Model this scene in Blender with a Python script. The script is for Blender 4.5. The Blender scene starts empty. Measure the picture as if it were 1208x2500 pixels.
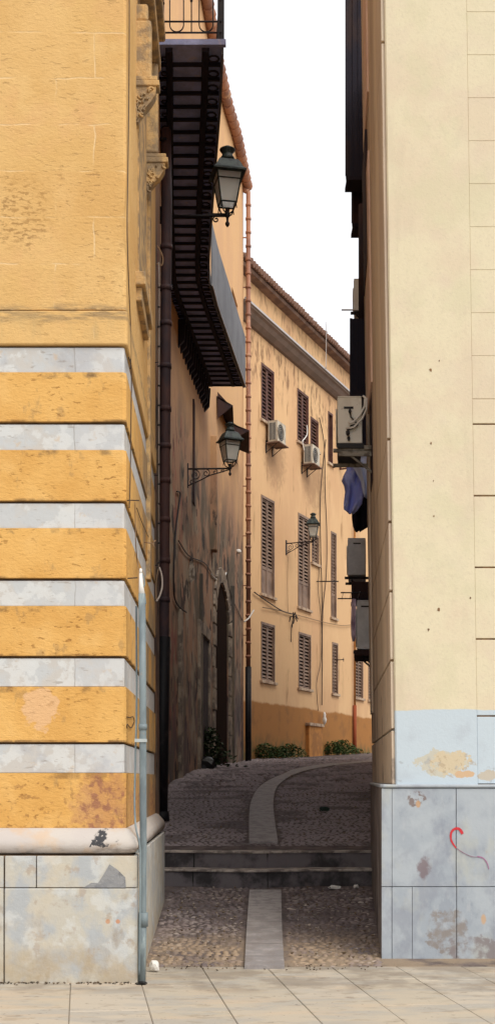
import bpy, bmesh, math, random
from mathutils import Vector, Matrix
random.seed(7)
R = math.radians
scene = bpy.context.scene
C = scene.collection
# ------------------------------------------------------------------ camera / world / sun / exposure
F = 3000.0; CX = 604.0; HY = 1900.0; EYE = 1.6     # focal length and horizon of the photograph in its own pixels
cam_d = bpy.data.cameras.new('camera'); cam = bpy.data.objects.new('camera', cam_d); C.objects.link(cam)
cam.location = (0, 0, EYE); cam.rotation_euler = (R(90), 0, 0)
cam_d.sensor_width = 36; cam_d.lens = F/2500*36; cam_d.shift_y = (HY-1250)/2500
cam_d.clip_end = 2000; cam_d.clip_start = 0.1
scene.camera = cam
SUN = Vector((0.50, -0.62, 0.95)).normalized()
w = bpy.data.worlds.new('World'); scene.world = w; w.use_nodes = True
nt = w.node_tree; nt.nodes.clear()
sky = nt.nodes.new('ShaderNodeTexSky'); sky.sky_type = 'NISHITA'; sky.sun_disc = False
sky.sun_elevation = math.asin(SUN.z); sky.sun_rotation = math.atan2(SUN.x, SUN.y)
sky.dust_density = 4; sky.air_density = 1.0
hs = nt.nodes.new('ShaderNodeHueSaturation'); hs.inputs['Saturation'].default_value = 0.22
hs.inputs['Value'].default_value = 1.0
bg = nt.nodes.new('ShaderNodeBackground'); bg.inputs['Strength'].default_value = 0.15
wo = nt.nodes.new('ShaderNodeOutputWorld')
mx = nt.nodes.new('ShaderNodeMix'); mx.data_type = 'RGBA'; mx.inputs[0].default_value = .82; mx.inputs[7].default_value = (5.1, 5.15, 5.3, 1)   # even white overcast
nt.links.new(sky.outputs[0], hs.inputs['Color']); nt.links.new(hs.outputs[0], mx.inputs[6]); nt.links.new(mx.outputs[2], bg.inputs[0]); nt.links.new(bg.outputs[0], wo.inputs[0])
sd = bpy.data.lights.new('sun', 'SUN'); sd.energy = 1.3; sd.angle = R(35); sd.color = (1, .93, .82)
so = bpy.data.objects.new('sun', sd); C.objects.link(so)
so.rotation_euler = SUN.to_track_quat('Z', 'Y').to_euler()
scene.view_settings.view_transform = 'Standard'; scene.view_settings.look = 'None'
scene.view_settings.gamma = 1; scene.view_settings.exposure = 0.65
scene.render.engine = 'CYCLES'; scene.cycles.max_bounces = 8; scene.cycles.diffuse_bounces = 5

def P(px, py, Y): return Vector(((px-CX)/F*Y, Y, EYE+(HY-py)/F*Y))

# ------------------------------------------------------------------ materials
def rgb(h):
    h = h.lstrip('#'); o = []
    for i in (0, 2, 4):
        c = int(h[i:i+2], 16)/255; o.append(c/12.92 if c <= .04045 else ((c+.055)/1.055)**2.4)
    return tuple(o)
MATS = {}
def mat(name, base, layers=(), rough=.9, bump=.3, bscale=40, bstretch=(1, 1, 1), metal=0, joints=None, spec=.3, pits=None, attr=None):
    """layers: dict(c, s=scale, st=stretch, lo, hi, z=(z0,z1,soft), spot=(x,z,rx,rz), d=detail, o=offset, amt)"""
    if name in MATS: return MATS[name]
    m = bpy.data.materials.new(name); m.use_nodes = True; t = m.node_tree; t.nodes.clear(); L = t.links.new
    def nd(k, **kw):
        n = t.nodes.new(k)
        for a, b in kw.items(): setattr(n, a, b)
        return n
    out = nd('ShaderNodeOutputMaterial'); bs = nd('ShaderNodeBsdfPrincipled'); L(bs.outputs[0], out.inputs[0])
    geo = nd('ShaderNodeNewGeometry')
    def mapping(st, off=0):
        mp = nd('ShaderNodeMapping'); mp.inputs['Scale'].default_value = st; mp.inputs['Location'].default_value = (off, off*1.7, off*.6)
        L(geo.outputs['Position'], mp.inputs[0]); return mp.outputs[0]
    def noise(s, st, d=6, off=0, rg=.6):
        n = nd('ShaderNodeTexNoise'); n.inputs['Scale'].default_value = s; n.inputs['Detail'].default_value = d
        n.inputs['Roughness'].default_value = rg
        L(mapping(st, off), n.inputs['Vector']); return n.outputs[0]
    def mr(v, a, b, c=0, dd=1):
        n = nd('ShaderNodeMapRange', interpolation_type='SMOOTHSTEP')
        for i, x in ((1, a), (2, b), (3, c), (4, dd)): n.inputs[i].default_value = x
        L(v, n.inputs[0]); return n.outputs[0]
    def mth(op, a, b):
        n = nd('ShaderNodeMath', operation=op)
        for i, x in ((0, a), (1, b)):
            if isinstance(x, (int, float)): n.inputs[i].default_value = x
            else: L(x, n.inputs[i])
        return n.outputs[0]
    sep = nd('ShaderNodeSeparateXYZ'); L(geo.outputs['Position'], sep.inputs[0])
    col = nd('ShaderNodeRGB'); col.outputs[0].default_value = (*base, 1); col = col.outputs[0]
    def mixc(cur, c, fac):
        n = nd('ShaderNodeMix', data_type='RGBA'); L(cur, n.inputs[6])
        if isinstance(c, tuple): n.inputs[7].default_value = (*c, 1)
        else: L(c, n.inputs[7])
        if isinstance(fac, (int, float)): n.inputs[0].default_value = fac
        else: L(fac, n.inputs[0])
        return n.outputs[2]
    if attr:
        at = nd('ShaderNodeAttribute', attribute_name='tone')
        col = mixc(col, attr, at.outputs['Fac'])
    for k, l in enumerate(layers):
        msk = None
        if 's' in l:
            msk = mr(noise(l['s'], l.get('st', (1, 1, 1)), l.get('d', 5), l.get('o', k*3.7), l.get('rg', .6)), l.get('lo', .45), l.get('hi', .65))
        if 'z' in l:
            z0, z1, sf = l['z']; zz = sep.outputs[2]
            if l.get('wob'): zz = mth('ADD', zz, mth('MULTIPLY', mth('SUBTRACT', noise(l.get('ws', 1.5), (1, 1, 1), 5, k+9), .5), l['wob']))
            a = mth('MULTIPLY', mr(zz, z0-sf, z0+sf), mr(zz, z1-sf, z1+sf, 1, 0))
            msk = a if msk is None else mth('MULTIPLY', msk, a)
        if 'spot' in l:
            x, z, rx, rz = l['spot']
            dx = mth('DIVIDE', mth('SUBTRACT', sep.outputs[0], x), rx); dz = mth('DIVIDE', mth('SUBTRACT', sep.outputs[2], z), rz)
            dd = mth('ADD', mth('MULTIPLY', dx, dx), mth('MULTIPLY', dz, dz))
            dd = mth('ADD', dd, mth('MULTIPLY', mth('SUBTRACT', noise(l.get('ss', 6)*2, (1, 1, 1), 6, k+5), .5), 2.2*l.get('irr', 2.0)))
            e = l.get('edge', .08); a = mr(dd, 1-e, 1+e, 1, 0)
            msk = a if msk is None else mth('MULTIPLY', msk, a)
        if 'y' in l:
            y0, y1, sf = l['y']; a = mth('MULTIPLY', mr(sep.outputs[1], y0-sf, y0+sf), mr(sep.outputs[1], y1-sf, y1+sf, 1, 0))
            msk = a if msk is None else mth('MULTIPLY', msk, a)
        msk = mth('MULTIPLY', msk, l.get('amt', 1.0))
        col = mixc(col, l['c'], msk)
    h = noise(bscale, bstretch, 8, 1.3, .65)
    if pits:   # (scale, stretch, lo, hi, colour, amt)
        pm = mr(noise(pits[0], pits[1], 4, 8.8, .55), pits[2], pits[3])
        pm = mth('MULTIPLY', pm, mr(noise(pits[0]*.12, (1, 1, 1), 3, 4.1), .38, .62))
        col = mixc(col, pits[4], mth('MULTIPLY', pm, pits[5]))
        h = mth('SUBTRACT', h, mth('MULTIPLY', pm, 1.2))
    if joints:  # axes 'xz' / 'xy', brick width, row height, mortar, colour, offset, rot, amount
        jx = nd('ShaderNodeCombineXYZ'); ax = {'x': 0, 'y': 1, 'z': 2}
        L(sep.outputs[ax[joints['ax'][0]]], jx.inputs[0]); L(sep.outputs[ax[joints['ax'][1]]], jx.inputs[1])
        wn = nd('ShaderNodeTexNoise'); wn.inputs['Scale'].default_value = 5; L(geo.outputs['Position'], wn.inputs['Vector'])
        wv = nd('ShaderNodeVectorMath', operation='SCALE'); wv.inputs['Scale'].default_value = joints.get('warp', .015); L(wn.outputs[1], wv.inputs[0])
        wa = nd('ShaderNodeVectorMath', operation='ADD'); L(jx.outputs[0], wa.inputs[0]); L(wv.outputs[0], wa.inputs[1])
        mp = nd('ShaderNodeMapping'); mp.inputs['Location'].default_value = (*joints.get('off', (0, 0)), 0); mp.inputs['Rotation'].default_value = (0, 0, joints.get('rot', 0))
        L(wa.outputs[0], mp.inputs[0])
        bt = nd('ShaderNodeTexBrick'); L(mp.outputs[0], bt.inputs['Vector'])
        bt.inputs['Scale'].default_value = 1; bt.inputs['Brick Width'].default_value = joints['w']; bt.inputs['Row Height'].default_value = joints['h']
        bt.inputs['Mortar Size'].default_value = joints['m']; bt.inputs['Mortar Smooth'].default_value = .4; bt.offset = joints.get('bo', .5)
        bt.inputs['Color1'].default_value = (0, 0, 0, 1); bt.inputs['Color2'].default_value = (1, 1, 1, 1); bt.inputs['Mortar'].default_value = (.5, .5, .5, 1)
        # slab to slab tone
        if joints.get('tone'):
            col = mixc(col, joints['tone'], mth('MULTIPLY', bt.outputs[0], joints.get('tamt', .4)))
        f = mth('MULTIPLY', bt.outputs[1], mth('MULTIPLY', mr(noise(2.3, (1, 1, 1), 4, 2.2), joints.get('lo', .35), joints.get('hi', .6)), joints.get('amt', .6)))
        col = mixc(col, joints['c'], f)
        h = mth('SUBTRACT', h, mth('MULTIPLY', f, .8))
    L(col, bs.inputs['Base Color'])
    bs.inputs['Roughness'].default_value = rough; bs.inputs['Metallic'].default_value = metal; bs.inputs['Specular IOR Level'].default_value = spec
    bp = nd('ShaderNodeBump'); bp.inputs['Strength'].default_value = bump; bp.inputs['Distance'].default_value = .02
    L(h, bp.inputs['Height']); L(bp.outputs[0], bs.inputs['Normal'])
    MATS[name] = m; return m

def z3_(px, py): return EYE+(HY-py)/F*((-.14+.432*42)/(.432-(px-CX)/F))
LY = 9.7       # depth of the left front
def zl(py): return EYE+(HY-py)/F*LY
def zr(py): return EYE+(HY-py)/F*10.8
M_ochre_up = mat('ochre stone upper', (.68, .43, .175), [
    dict(c=(.22, .11, .04), s=17, st=(1, 1, 2.2), lo=.50, hi=.58, spot=(-1.78, zl(520), .22, .30), irr=1.6, edge=.6, amt=.75),
    dict(c=(.27, .15, .06), s=22, st=(1, 1, 3), lo=.56, hi=.62, z=(zl(760), zl(650), .1), amt=.4),
    dict(c=(.54, .29, .08), s=.9, lo=.42, hi=.62, amt=.5), dict(c=(.74, .50, .22), s=2.1, lo=.5, hi=.7, amt=.55),
    dict(c=(.62, .33, .15), s=1.4, lo=.55, hi=.66, o=21, amt=.45),
    dict(c=(.36, .20, .07), s=14, st=(1, 1, 3.2), lo=.60, hi=.68, amt=.45),
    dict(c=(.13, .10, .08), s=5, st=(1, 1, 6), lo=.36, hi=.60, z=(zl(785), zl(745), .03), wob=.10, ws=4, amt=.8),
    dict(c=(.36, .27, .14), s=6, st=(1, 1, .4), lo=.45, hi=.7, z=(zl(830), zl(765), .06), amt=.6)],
    bump=.42, bscale=26, bstretch=(1, 1, 1.8), pits=(13, (1, 1, 2.6), .61, .68, (.34, .18, .07), .5),
    joints=dict(ax='xz', w=.83, h=.366, m=.007, c=(.78, .58, .33), off=(.35, -zl(750)+.366*20), amt=.6, lo=.46, hi=.60, warp=.05, bo=.37, tone=(.68, .44, .17), tamt=.45))
M_ochre = mat('ochre stone courses', (.70, .405, .125), [
    dict(c=(.10, .075, .05), s=6, st=(1, 1, .7), lo=.50, hi=.66, z=(zl(922), zl(906), .012), wob=.05, ws=6, o=968, amt=.8),
    dict(c=(.09, .05, .03), s=5, st=(1, 1, .3), lo=.46, hi=.60, z=(zl(1031), zl(1024), .006), wob=.012, ws=9, o=998, amt=.7),
    dict(c=(.10, .075, .05), s=6, st=(1, 1, .7), lo=.50, hi=.66, z=(zl(1112), zl(1096), .012), wob=.05, ws=6, o=1158, amt=.8),
    dict(c=(.09, .05, .03), s=5, st=(1, 1, .3), lo=.46, hi=.60, z=(zl(1224), zl(1217), .006), wob=.012, ws=9, o=1188, amt=.7),
    dict(c=(.10, .075, .05), s=6, st=(1, 1, .7), lo=.50, hi=.66, z=(zl(1303), zl(1287), .012), wob=.05, ws=6, o=1349, amt=.8),
    dict(c=(.09, .05, .03), s=5, st=(1, 1, .3), lo=.46, hi=.60, z=(zl(1413), zl(1406), .006), wob=.012, ws=9, o=1379, amt=.7),
    dict(c=(.10, .075, .05), s=6, st=(1, 1, .7), lo=.50, hi=.66, z=(zl(1493), zl(1477), .012), wob=.05, ws=6, o=1539, amt=.8),
    dict(c=(.09, .05, .03), s=5, st=(1, 1, .3), lo=.46, hi=.60, z=(zl(1603), zl(1596), .006), wob=.012, ws=9, o=1569, amt=.7),
    dict(c=(.10, .075, .05), s=6, st=(1, 1, .7), lo=.50, hi=.66, z=(zl(1690), zl(1674), .012), wob=.05, ws=6, o=1736, amt=.8),
    dict(c=(.09, .05, .03), s=5, st=(1, 1, .3), lo=.46, hi=.60, z=(zl(1814), zl(1807), .006), wob=.012, ws=9, o=1766, amt=.7),
    dict(c=(.10, .075, .05), s=6, st=(1, 1, .7), lo=.50, hi=.66, z=(zl(1901), zl(1885), .012), wob=.05, ws=6, o=1947, amt=.8),
    dict(c=(.09, .05, .03), s=5, st=(1, 1, .3), lo=.46, hi=.60, z=(zl(2026), zl(2019), .006), wob=.012, ws=9, o=1977, amt=.7),
    dict(c=(.24, .12, .05), s=16, lo=.56, hi=.63, z=(zl(2030), zl(1900), .03), amt=.7),

    dict(c=(.55, .27, .06), s=1.1, lo=.42, hi=.62, amt=.5), dict(c=(.76, .47, .17), s=3.1, lo=.5, hi=.7, amt=.5),
    dict(c=(.30, .19, .09), s=7, st=(1, 1, .6), lo=.60, hi=.68, amt=.4),
    dict(c=(.70, .44, .24), spot=(-1.63, zl(1730), .14, .16), irr=1.5, edge=.2, amt=.8),
    dict(c=(.20, .08, .06), s=14, lo=.44, hi=.60, spot=(-1.14, zl(1980), .16, .28), irr=2.2, edge=.5, amt=.8),
    dict(c=(.38, .17, .10), spot=(-1.14, zl(1980), .2, .33), irr=2.2, edge=.7, amt=.45),
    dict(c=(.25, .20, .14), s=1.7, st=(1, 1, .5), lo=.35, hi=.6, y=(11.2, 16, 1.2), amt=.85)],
    bump=.45, bscale=26, bstretch=(1, 1, 1.8), pits=(14, (1, 1, 2.6), .60, .67, (.30, .13, .03), .7),
    joints=dict(ax='xz', w=1.25, h=9, m=.006, c=(.74, .50, .26), off=(.2, 0), amt=.5, warp=.02))
M_marble = mat('white marble', (.50, .515, .52), [
    dict(c=(.52, .48, .43), s=3.2, lo=.45, hi=.6, amt=.7), dict(c=(.62, .63, .62), s=5, lo=.50, hi=.56, o=6, amt=.7), dict(c=(.20, .20, .22), s=3.2, lo=.495, hi=.505, d=8, o=51, amt=.0),
    dict(c=(.36, .38, .42), s=2.2, lo=.56, hi=.7, o=12, amt=.6),
    dict(c=(.55, .40, .25), s=8, lo=.63, hi=.72, o=15, amt=.5),
    dict(c=(.22, .17, .13), s=9, st=(1, 1, 4), lo=.6, hi=.7, o=33, amt=.5)],
    bump=.2, bscale=12, rough=.7, joints=dict(ax='xz', w=.83, h=9, m=.006, c=(.2, .17, .14), off=(.1, 0), amt=.45, warp=.04, tone=(.50, .50, .52), tamt=.5))
M_plinth_l = mat('left plinth stone', (.50, .475, .41), [
    dict(c=(.38, .41, .44), s=2.6, st=(1, 1, .8), lo=.46, hi=.58, amt=.8), dict(c=(.58, .59, .57), s=4, lo=.52, hi=.6, o=71, amt=.6), dict(c=(.36, .27, .20), s=9, lo=.58, hi=.66, o=77, amt=.5), dict(c=(.58, .49, .35), s=3.4, lo=.48, hi=.70, amt=.4),
    dict(c=(.30, .24, .18), s=5, st=(1, 1, .6), lo=.56, hi=.72, amt=.6),
    dict(c=(.42, .33, .21), s=5, lo=.3, hi=.65, z=(-.1, .26, .10), wob=.25, ws=4, amt=.7),
    dict(c=(.50, .22, .09), spot=(-1.09, zl(2246), .018, .018), irr=.6, edge=.4, amt=.7),
    dict(c=(.52, .22, .09), spot=(-1.01, zl(2246), .018, .018), irr=.6, edge=.4, amt=.8)],
    bump=.35, bscale=14, rough=.85)
M_torus = mat('left plinth moulding stone', (.50, .46, .42), [
    dict(c=(.34, .25, .17), s=4, st=(1, 1, 2), lo=.45, hi=.62, z=(zl(2090), zl(2058), .02), o=81, amt=.8),
    dict(c=(.46, .42, .40), s=2.4, lo=.42, hi=.62, amt=.7), dict(c=(.55, .36, .20), s=3.0, lo=.5, hi=.68, o=5, amt=.5),
    dict(c=(.05, .05, .055), spot=(-1.15, zl(2035), .11, .09), irr=3.4, ss=14, edge=.2, s=10, lo=.5, hi=.58),
    dict(c=(.12, .09, .07), s=4, st=(1, 1, 3), lo=.42, hi=.6, z=(zl(2088), zl(2068), .02), o=4, amt=.7)], bump=.3, bscale=14)
M_core = mat('gap shade and joint core', (.16, .10, .055), [dict(c=(.07, .05, .04), s=7, lo=.4, hi=.6, amt=.6)])  # dark core colour deepens the shadow lines between courses; also shows in joints
M_side_dark = mat('carved stone', (.56, .37, .17), [dict(c=(.22, .17, .12), s=6, lo=.42, hi=.6, amt=.8)], bump=.8, bscale=25)
M_cream = mat('cream plaster', (.68, .605, .43), [
    dict(c=(.635, .52, .385), s=1.6, lo=.42, hi=.62, amt=.6), dict(c=(.59, .545, .365), s=2.1, lo=.48, hi=.66, o=9, amt=.5),
    dict(c=(.62, .51, .40), s=3, lo=.50, hi=.66, o=19, amt=.3), dict(c=(.50, .43, .31), s=1.3, st=(2, 2, .25), lo=.56, hi=.70, o=61, amt=.35), dict(c=(.53, .46, .33), s=45, lo=.5, hi=.7, o=63, amt=.35), dict(c=(.60, .55, .40), s=5, lo=.55, hi=.7, o=29, amt=.25),
    dict(c=(.50, .575, .63), z=(-1, zr(1733), .004), wob=.045, ws=2.2),
    dict(c=(.43, .48, .53), s=3, lo=.5, hi=.7, z=(-1, zr(1750), .02), o=41, amt=.6),
    dict(c=(.52, .50, .42), spot=(1.70, zr(1862), .20, .12), irr=1.9, ss=5, edge=.06),
    dict(c=(.58, .49, .34), spot=(1.80, zr(1862), .15, .09), irr=2.6, ss=6, edge=.06), dict(c=(.40, .31, .21), spot=(1.78, zr(1868), .20, .11), irr=2.6, ss=9, s=22, lo=.55, hi=.62, edge=.3, amt=.6), dict(c=(.34, .36, .38), s=9, lo=.58, hi=.66, z=(zr(1915), zr(1825), .03), o=44, amt=.55),
    dict(c=(.58, .40, .25), spot=(1.90, zr(1890), .09, .035), irr=1.4, ss=7, edge=.06),
    dict(c=(.50, .45, .37), spot=(2.12, zr(1893), .09, .045), irr=1.8, ss=7, edge=.06)],
    bump=.13, bscale=38, rough=.85)
M_cream_side = mat('cream plaster alley side', (.68, .56, .43), [
    dict(c=(.45, .35, .27), s=1.4, st=(1, 1, .25), lo=.42, hi=.62, amt=.8), dict(c=(.62, .54, .42), s=2, st=(1, 1, .3), lo=.5, hi=.7, o=8, amt=.6),
    dict(c=(.14, .11, .10), s=3, lo=.55, hi=.7, z=(1, 2.6, .5), amt=.7)], bump=.25, bscale=25)
M_pink = mat('pink plaster strip', (.78, .57, .45), [dict(c=(.68, .48, .38), s=2, lo=.4, hi=.6)], bump=.1)
M_marble_r = mat('blue grey marble slabs', (.33, .37, .415), [
    dict(c=(.25, .28, .33), s=9, st=(1, 1, .5), lo=.52, hi=.62, o=91, amt=.5), dict(c=(.44, .46, .48), s=13, st=(1, 1, .4), lo=.55, hi=.66, o=95, amt=.4),
    dict(c=(.40, .44, .475), s=2.2, lo=.42, hi=.62, amt=.9), dict(c=(.24, .26, .31), s=3.2, st=(1, 1, .7), lo=.5, hi=.66, o=7, amt=.6),
    dict(c=(.44, .45, .40), s=2.2, st=(1, 1, .6), lo=.52, hi=.66, o=17, amt=.6), dict(c=(.40, .30, .22), s=7, lo=.70, hi=.78, o=27, amt=.3),
    dict(c=(.17, .12, .13), spot=(1.54, zr(2118), .055, .085), irr=1.7, ss=9, edge=.6, amt=.8),
    dict(c=(.16, .10, .08), s=16, lo=.5, hi=.56, spot=(1.47, zr(1950), .07, .07), irr=2, edge=.4, amt=.8),
    dict(c=(.50, .28, .12), spot=(1.49, zr(1962), .02, .03), irr=1, edge=.5, amt=.8),
    dict(c=(.56, .33, .15), spot=(2.06, zr(2243), .022, .045), irr=1, edge=.5, amt=.7),
    dict(c=(.24, .21, .19), spot=(1.74, zr(2270), .17, .17), irr=2.2, ss=7, edge=.35, s=9, lo=.35, hi=.6, amt=.9),
    dict(c=(.22, .19, .19), spot=(2.0, zr(2315), .22, .12), irr=2.0, ss=7, edge=.35, s=8, lo=.35, hi=.6, amt=.9)],
    bump=.15, bscale=14, rough=.55, spec=.4)
M_pave = mat('piazza paving', (.43, .375, .29), [
    dict(c=(.36, .34, .305), s=2.6, st=(.5, 1.5, 1), lo=.44, hi=.58, amt=.7), dict(c=(.50, .40, .29), s=2.1, st=(.5, 2, 1), lo=.5, hi=.62, o=5, amt=.6),
    dict(c=(.27, .225, .17), s=6, st=(.8, 1.4, 1), lo=.54, hi=.68, o=8, amt=.5), dict(c=(.22, .18, .14), s=2.4, lo=.40, hi=.60, y=(9.2, 11, .25), o=18, amt=.6),
    dict(c=(.11, .09, .08), s=26, st=(.6, 1, 1), lo=.66, hi=.70, o=11, amt=.8), dict(c=(.20, .16, .12), s=9, st=(.7, 1.2, 1), lo=.64, hi=.70, o=14, amt=.6)],
    bump=.3, bscale=40, rough=.75, attr=(.47, .415, .34))
M_joint = mat('dirty joint sand', (.22, .19, .15), bump=.5)
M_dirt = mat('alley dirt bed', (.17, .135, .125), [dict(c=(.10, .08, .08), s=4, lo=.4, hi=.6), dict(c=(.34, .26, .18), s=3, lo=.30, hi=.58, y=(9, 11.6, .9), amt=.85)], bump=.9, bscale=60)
M_pebble = mat('cobbles', (.17, .14, .145), [dict(c=(.22, .17, .16), s=1.5, lo=.4, hi=.65, amt=.6), dict(c=(.36, .31, .32), y=(15, 60, .3), amt=.75), dict(c=(.08, .065, .07), s=1.1, lo=.48, hi=.60, o=13, amt=.6), dict(c=(.38, .275, .175), s=2.5, lo=.32, hi=.60, y=(9, 11.7, .9), amt=.8)], bump=.4, bscale=60, attr=(.46, .40, .36), rough=.75)  # paler tone past the steps paints in light from the alley's far end
M_strip = mat('pale stone strip', (.42, .395, .39), [dict(c=(.19, .165, .155), y=(9, 12.6, 1.2), s=3, lo=.2, hi=.6, amt=.8), dict(c=(.25, .235, .235), s=9, lo=.45, hi=.60, amt=.7), dict(c=(.36, .33, .31), s=16, lo=.55, hi=.7, amt=.5)],
    bump=.4, bscale=50, joints=dict(ax='yx', w=.55, h=5, m=.008, c=(.08, .07, .07), off=(0, 1.5), amt=.8))
M_riser = mat('dark step stone', (.16, .145, .155), [dict(c=(.045, .042, .045), s=2.5, lo=.42, hi=.6), dict(c=(.15, .13, .125), s=7, lo=.56, hi=.7, amt=.5)], bump=.4, bscale=30,
    joints=dict(ax='xz', w=.9, h=5, m=.012, c=(.02, .02, .02), off=(.2, 1), amt=1))
M_nose = mat('worn step edge', (.50, .44, .39), [dict(c=(.12, .10, .095), s=6, lo=.42, hi=.6, amt=.8)], bump=.4, bscale=40)
M_b2 = mat('stained orange plaster', (.64, .39, .19), [
    dict(c=(.56, .33, .18), s=.8, st=(1, 1, .3), lo=.42, hi=.62, amt=.6),
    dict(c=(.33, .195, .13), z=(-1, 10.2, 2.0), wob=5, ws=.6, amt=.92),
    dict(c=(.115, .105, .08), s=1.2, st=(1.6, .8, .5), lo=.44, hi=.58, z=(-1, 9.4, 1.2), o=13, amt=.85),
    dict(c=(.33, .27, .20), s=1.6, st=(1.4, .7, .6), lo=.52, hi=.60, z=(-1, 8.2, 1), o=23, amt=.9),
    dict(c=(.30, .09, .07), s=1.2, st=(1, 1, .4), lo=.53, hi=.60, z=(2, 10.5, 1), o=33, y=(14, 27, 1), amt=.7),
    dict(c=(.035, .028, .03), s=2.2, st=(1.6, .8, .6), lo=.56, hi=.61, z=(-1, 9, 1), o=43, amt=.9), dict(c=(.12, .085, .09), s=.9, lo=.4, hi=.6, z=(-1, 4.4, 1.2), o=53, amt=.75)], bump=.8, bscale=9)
M_b3 = mat('yellow ochre plaster', (.66, .425, .225), [
    dict(c=(.30, .17, .09), spot=(.98, z3_(668, 1115), .38, 1.0), ss=3, irr=1.2, edge=.9, amt=.7), dict(c=(.30, .17, .09), spot=(2.55, z3_(755, 1165), .45, 1.1), ss=3, irr=1.2, edge=.9, amt=.7),
    dict(c=(.56, .33, .18), s=.5, st=(1, 1, .4), lo=.42, hi=.62, amt=.6), dict(c=(.72, .48, .26), s=.9, st=(1, 1, .5), lo=.5, hi=.68, o=5, amt=.5),
    dict(c=(.30, .16, .07), s=2.2, st=(1.3, 1.3, .22), lo=.60, hi=.70, o=9, amt=.6),
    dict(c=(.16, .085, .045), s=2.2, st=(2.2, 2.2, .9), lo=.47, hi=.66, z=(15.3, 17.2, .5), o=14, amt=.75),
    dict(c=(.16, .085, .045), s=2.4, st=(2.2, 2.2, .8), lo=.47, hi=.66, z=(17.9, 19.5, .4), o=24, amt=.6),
    dict(c=(.36, .16, .045), z=(-1, 4.25, .05), wob=.35, ws=.8, amt=1),
    dict(c=(.20, .10, .04), s=1.6, lo=.48, hi=.68, z=(-1, 4.2, .1), o=31, amt=.5),
    dict(c=(.12, .11, .04), s=2.5, lo=.4, hi=.62, z=(-1, 2.95, .25), o=37, amt=.8)], bump=.25, bscale=8)
M_b3base = mat('deep orange plaster', (.50, .22, .06), [dict(c=(.33, .15, .05), s=2, lo=.42, hi=.62)], bump=.2, bscale=10)
M_shut = mat('brown shutter wood', (.25, .165, .115), [dict(c=(.16, .10, .07), s=1.1, lo=.4, hi=.6), dict(c=(.33, .21, .15), s=8, lo=.6, hi=.7, amt=.5)], rough=.6, bump=.1)
M_shutA = mat('reddish shutter wood', (.12, .055, .035), [dict(c=(.08, .03, .025), s=3, lo=.4, hi=.6)], rough=.6, bump=.1)
M_dark = mat('dark interior', (.012, .010, .012), rough=.9, bump=0)
M_sill = mat('stone sill', (.50, .38, .27), [dict(c=(.3, .2, .14), s=4, lo=.45, hi=.6)], bump=.1)
M_cornice = mat('grey cornice', (.16, .115, .09), [dict(c=(.20, .14, .11), s=2, lo=.4, hi=.6, amt=.8)], bump=.3, bscale=10)
M_soffit = mat('brown soffit', (.24, .15, .11), [dict(c=(.13, .08, .065), s=2, lo=.4, hi=.6, amt=.8)], bump=.4, bscale=8)
M_tile = mat('terracotta tile', (.21, .12, .085), [dict(c=(.22, .12, .09), s=3, lo=.42, hi=.6, amt=.8), dict(c=(.36, .22, .15), s=5, lo=.58, hi=.7, amt=.5)], bump=.3)
M_copper = mat('weathered copper pipe', (.36, .17, .10), [dict(c=(.20, .10, .075), s=1.3, st=(1, 1, .8), lo=.42, hi=.6, amt=.8), dict(c=(.50, .31, .20), s=2.4, lo=.56, hi=.68, amt=.7)], rough=.6, bump=.2)
M_pipe_dk = mat('old purple brown pipe', (.13, .07, .065), [dict(c=(.07, .05, .06), s=1.4, st=(1, 1, .7), lo=.42, hi=.6)], rough=.6, bump=.2)
M_black = mat('black cast iron', (.010, .010, .013), [dict(c=(.03, .025, .028), s=6, lo=.55, hi=.7)], rough=.55, bump=.2)
M_iron = mat('dark wrought iron', (.016, .014, .018), [dict(c=(.05, .026, .02), s=7, lo=.55, hi=.68)], rough=.6, bump=.1)
M_slab = mat('brightened balcony slab', (.42, .47, .75), [dict(c=(.28, .32, .52), s=2.2, lo=.4, hi=.6), dict(c=(.55, .48, .52), s=5, lo=.58, hi=.7, amt=.6)], bump=.4)  # slab colour brightened to make up for weak indirect light underneath
M_joist = mat('blackened joist', (.018, .014, .022), bump=.2)
M_greypan = mat('grey balcony sheet', (.13, .13, .14), [dict(c=(.09, .09, .10), s=1.5, lo=.4, hi=.6)], rough=.6, bump=.1)
M_edge = mat('pale metal edge', (.42, .40, .40), rough=.5, bump=0)
M_galv = mat('galvanised steel', (.20, .245, .26), [dict(c=(.12, .15, .165), s=5, st=(1, 1, .3), lo=.42, hi=.6, amt=.8), dict(c=(.32, .38, .38), s=9, st=(1, 1, .3), lo=.56, hi=.7, amt=.7), dict(c=(.3, .24, .18), s=9, lo=.62, hi=.7, amt=.5)], rough=.5, bump=.1)
M_cable = mat('dark cable', (.07, .045, .03), rough=.6, bump=0)
M_cable_p = mat('ochre painted cable', (.26, .17, .10), rough=.7, bump=0)
M_white = mat('white plastic', (.72, .70, .66), rough=.5, bump=0)
M_ac = mat('aged white enamel', (.80, .78, .70), [dict(c=(.70, .67, .58), s=3, lo=.45, hi=.65), dict(c=(.22, .17, .12), s=8, lo=.63, hi=.72, amt=.5)], rough=.5, bump=.05)
M_ac_g = mat('grey enamel', (.72, .74, .76), [dict(c=(.58, .60, .62), s=3, lo=.4, hi=.6)], rough=.5, bump=.05)
M_grille = mat('dark grille', (.03, .03, .032), rough=.6, bump=0)
M_glass = mat('frosted lantern glass', (.93, .94, .90), [dict(c=(.80, .81, .76), s=5, lo=.42, hi=.65, amt=.7)], rough=.15, bump=.05, spec=.6)
M_glass.node_tree.nodes['Principled BSDF'].inputs['Transmission Weight'].default_value = .7; M_glass.node_tree.nodes['Principled BSDF'].inputs['Roughness'].default_value = .5
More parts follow.
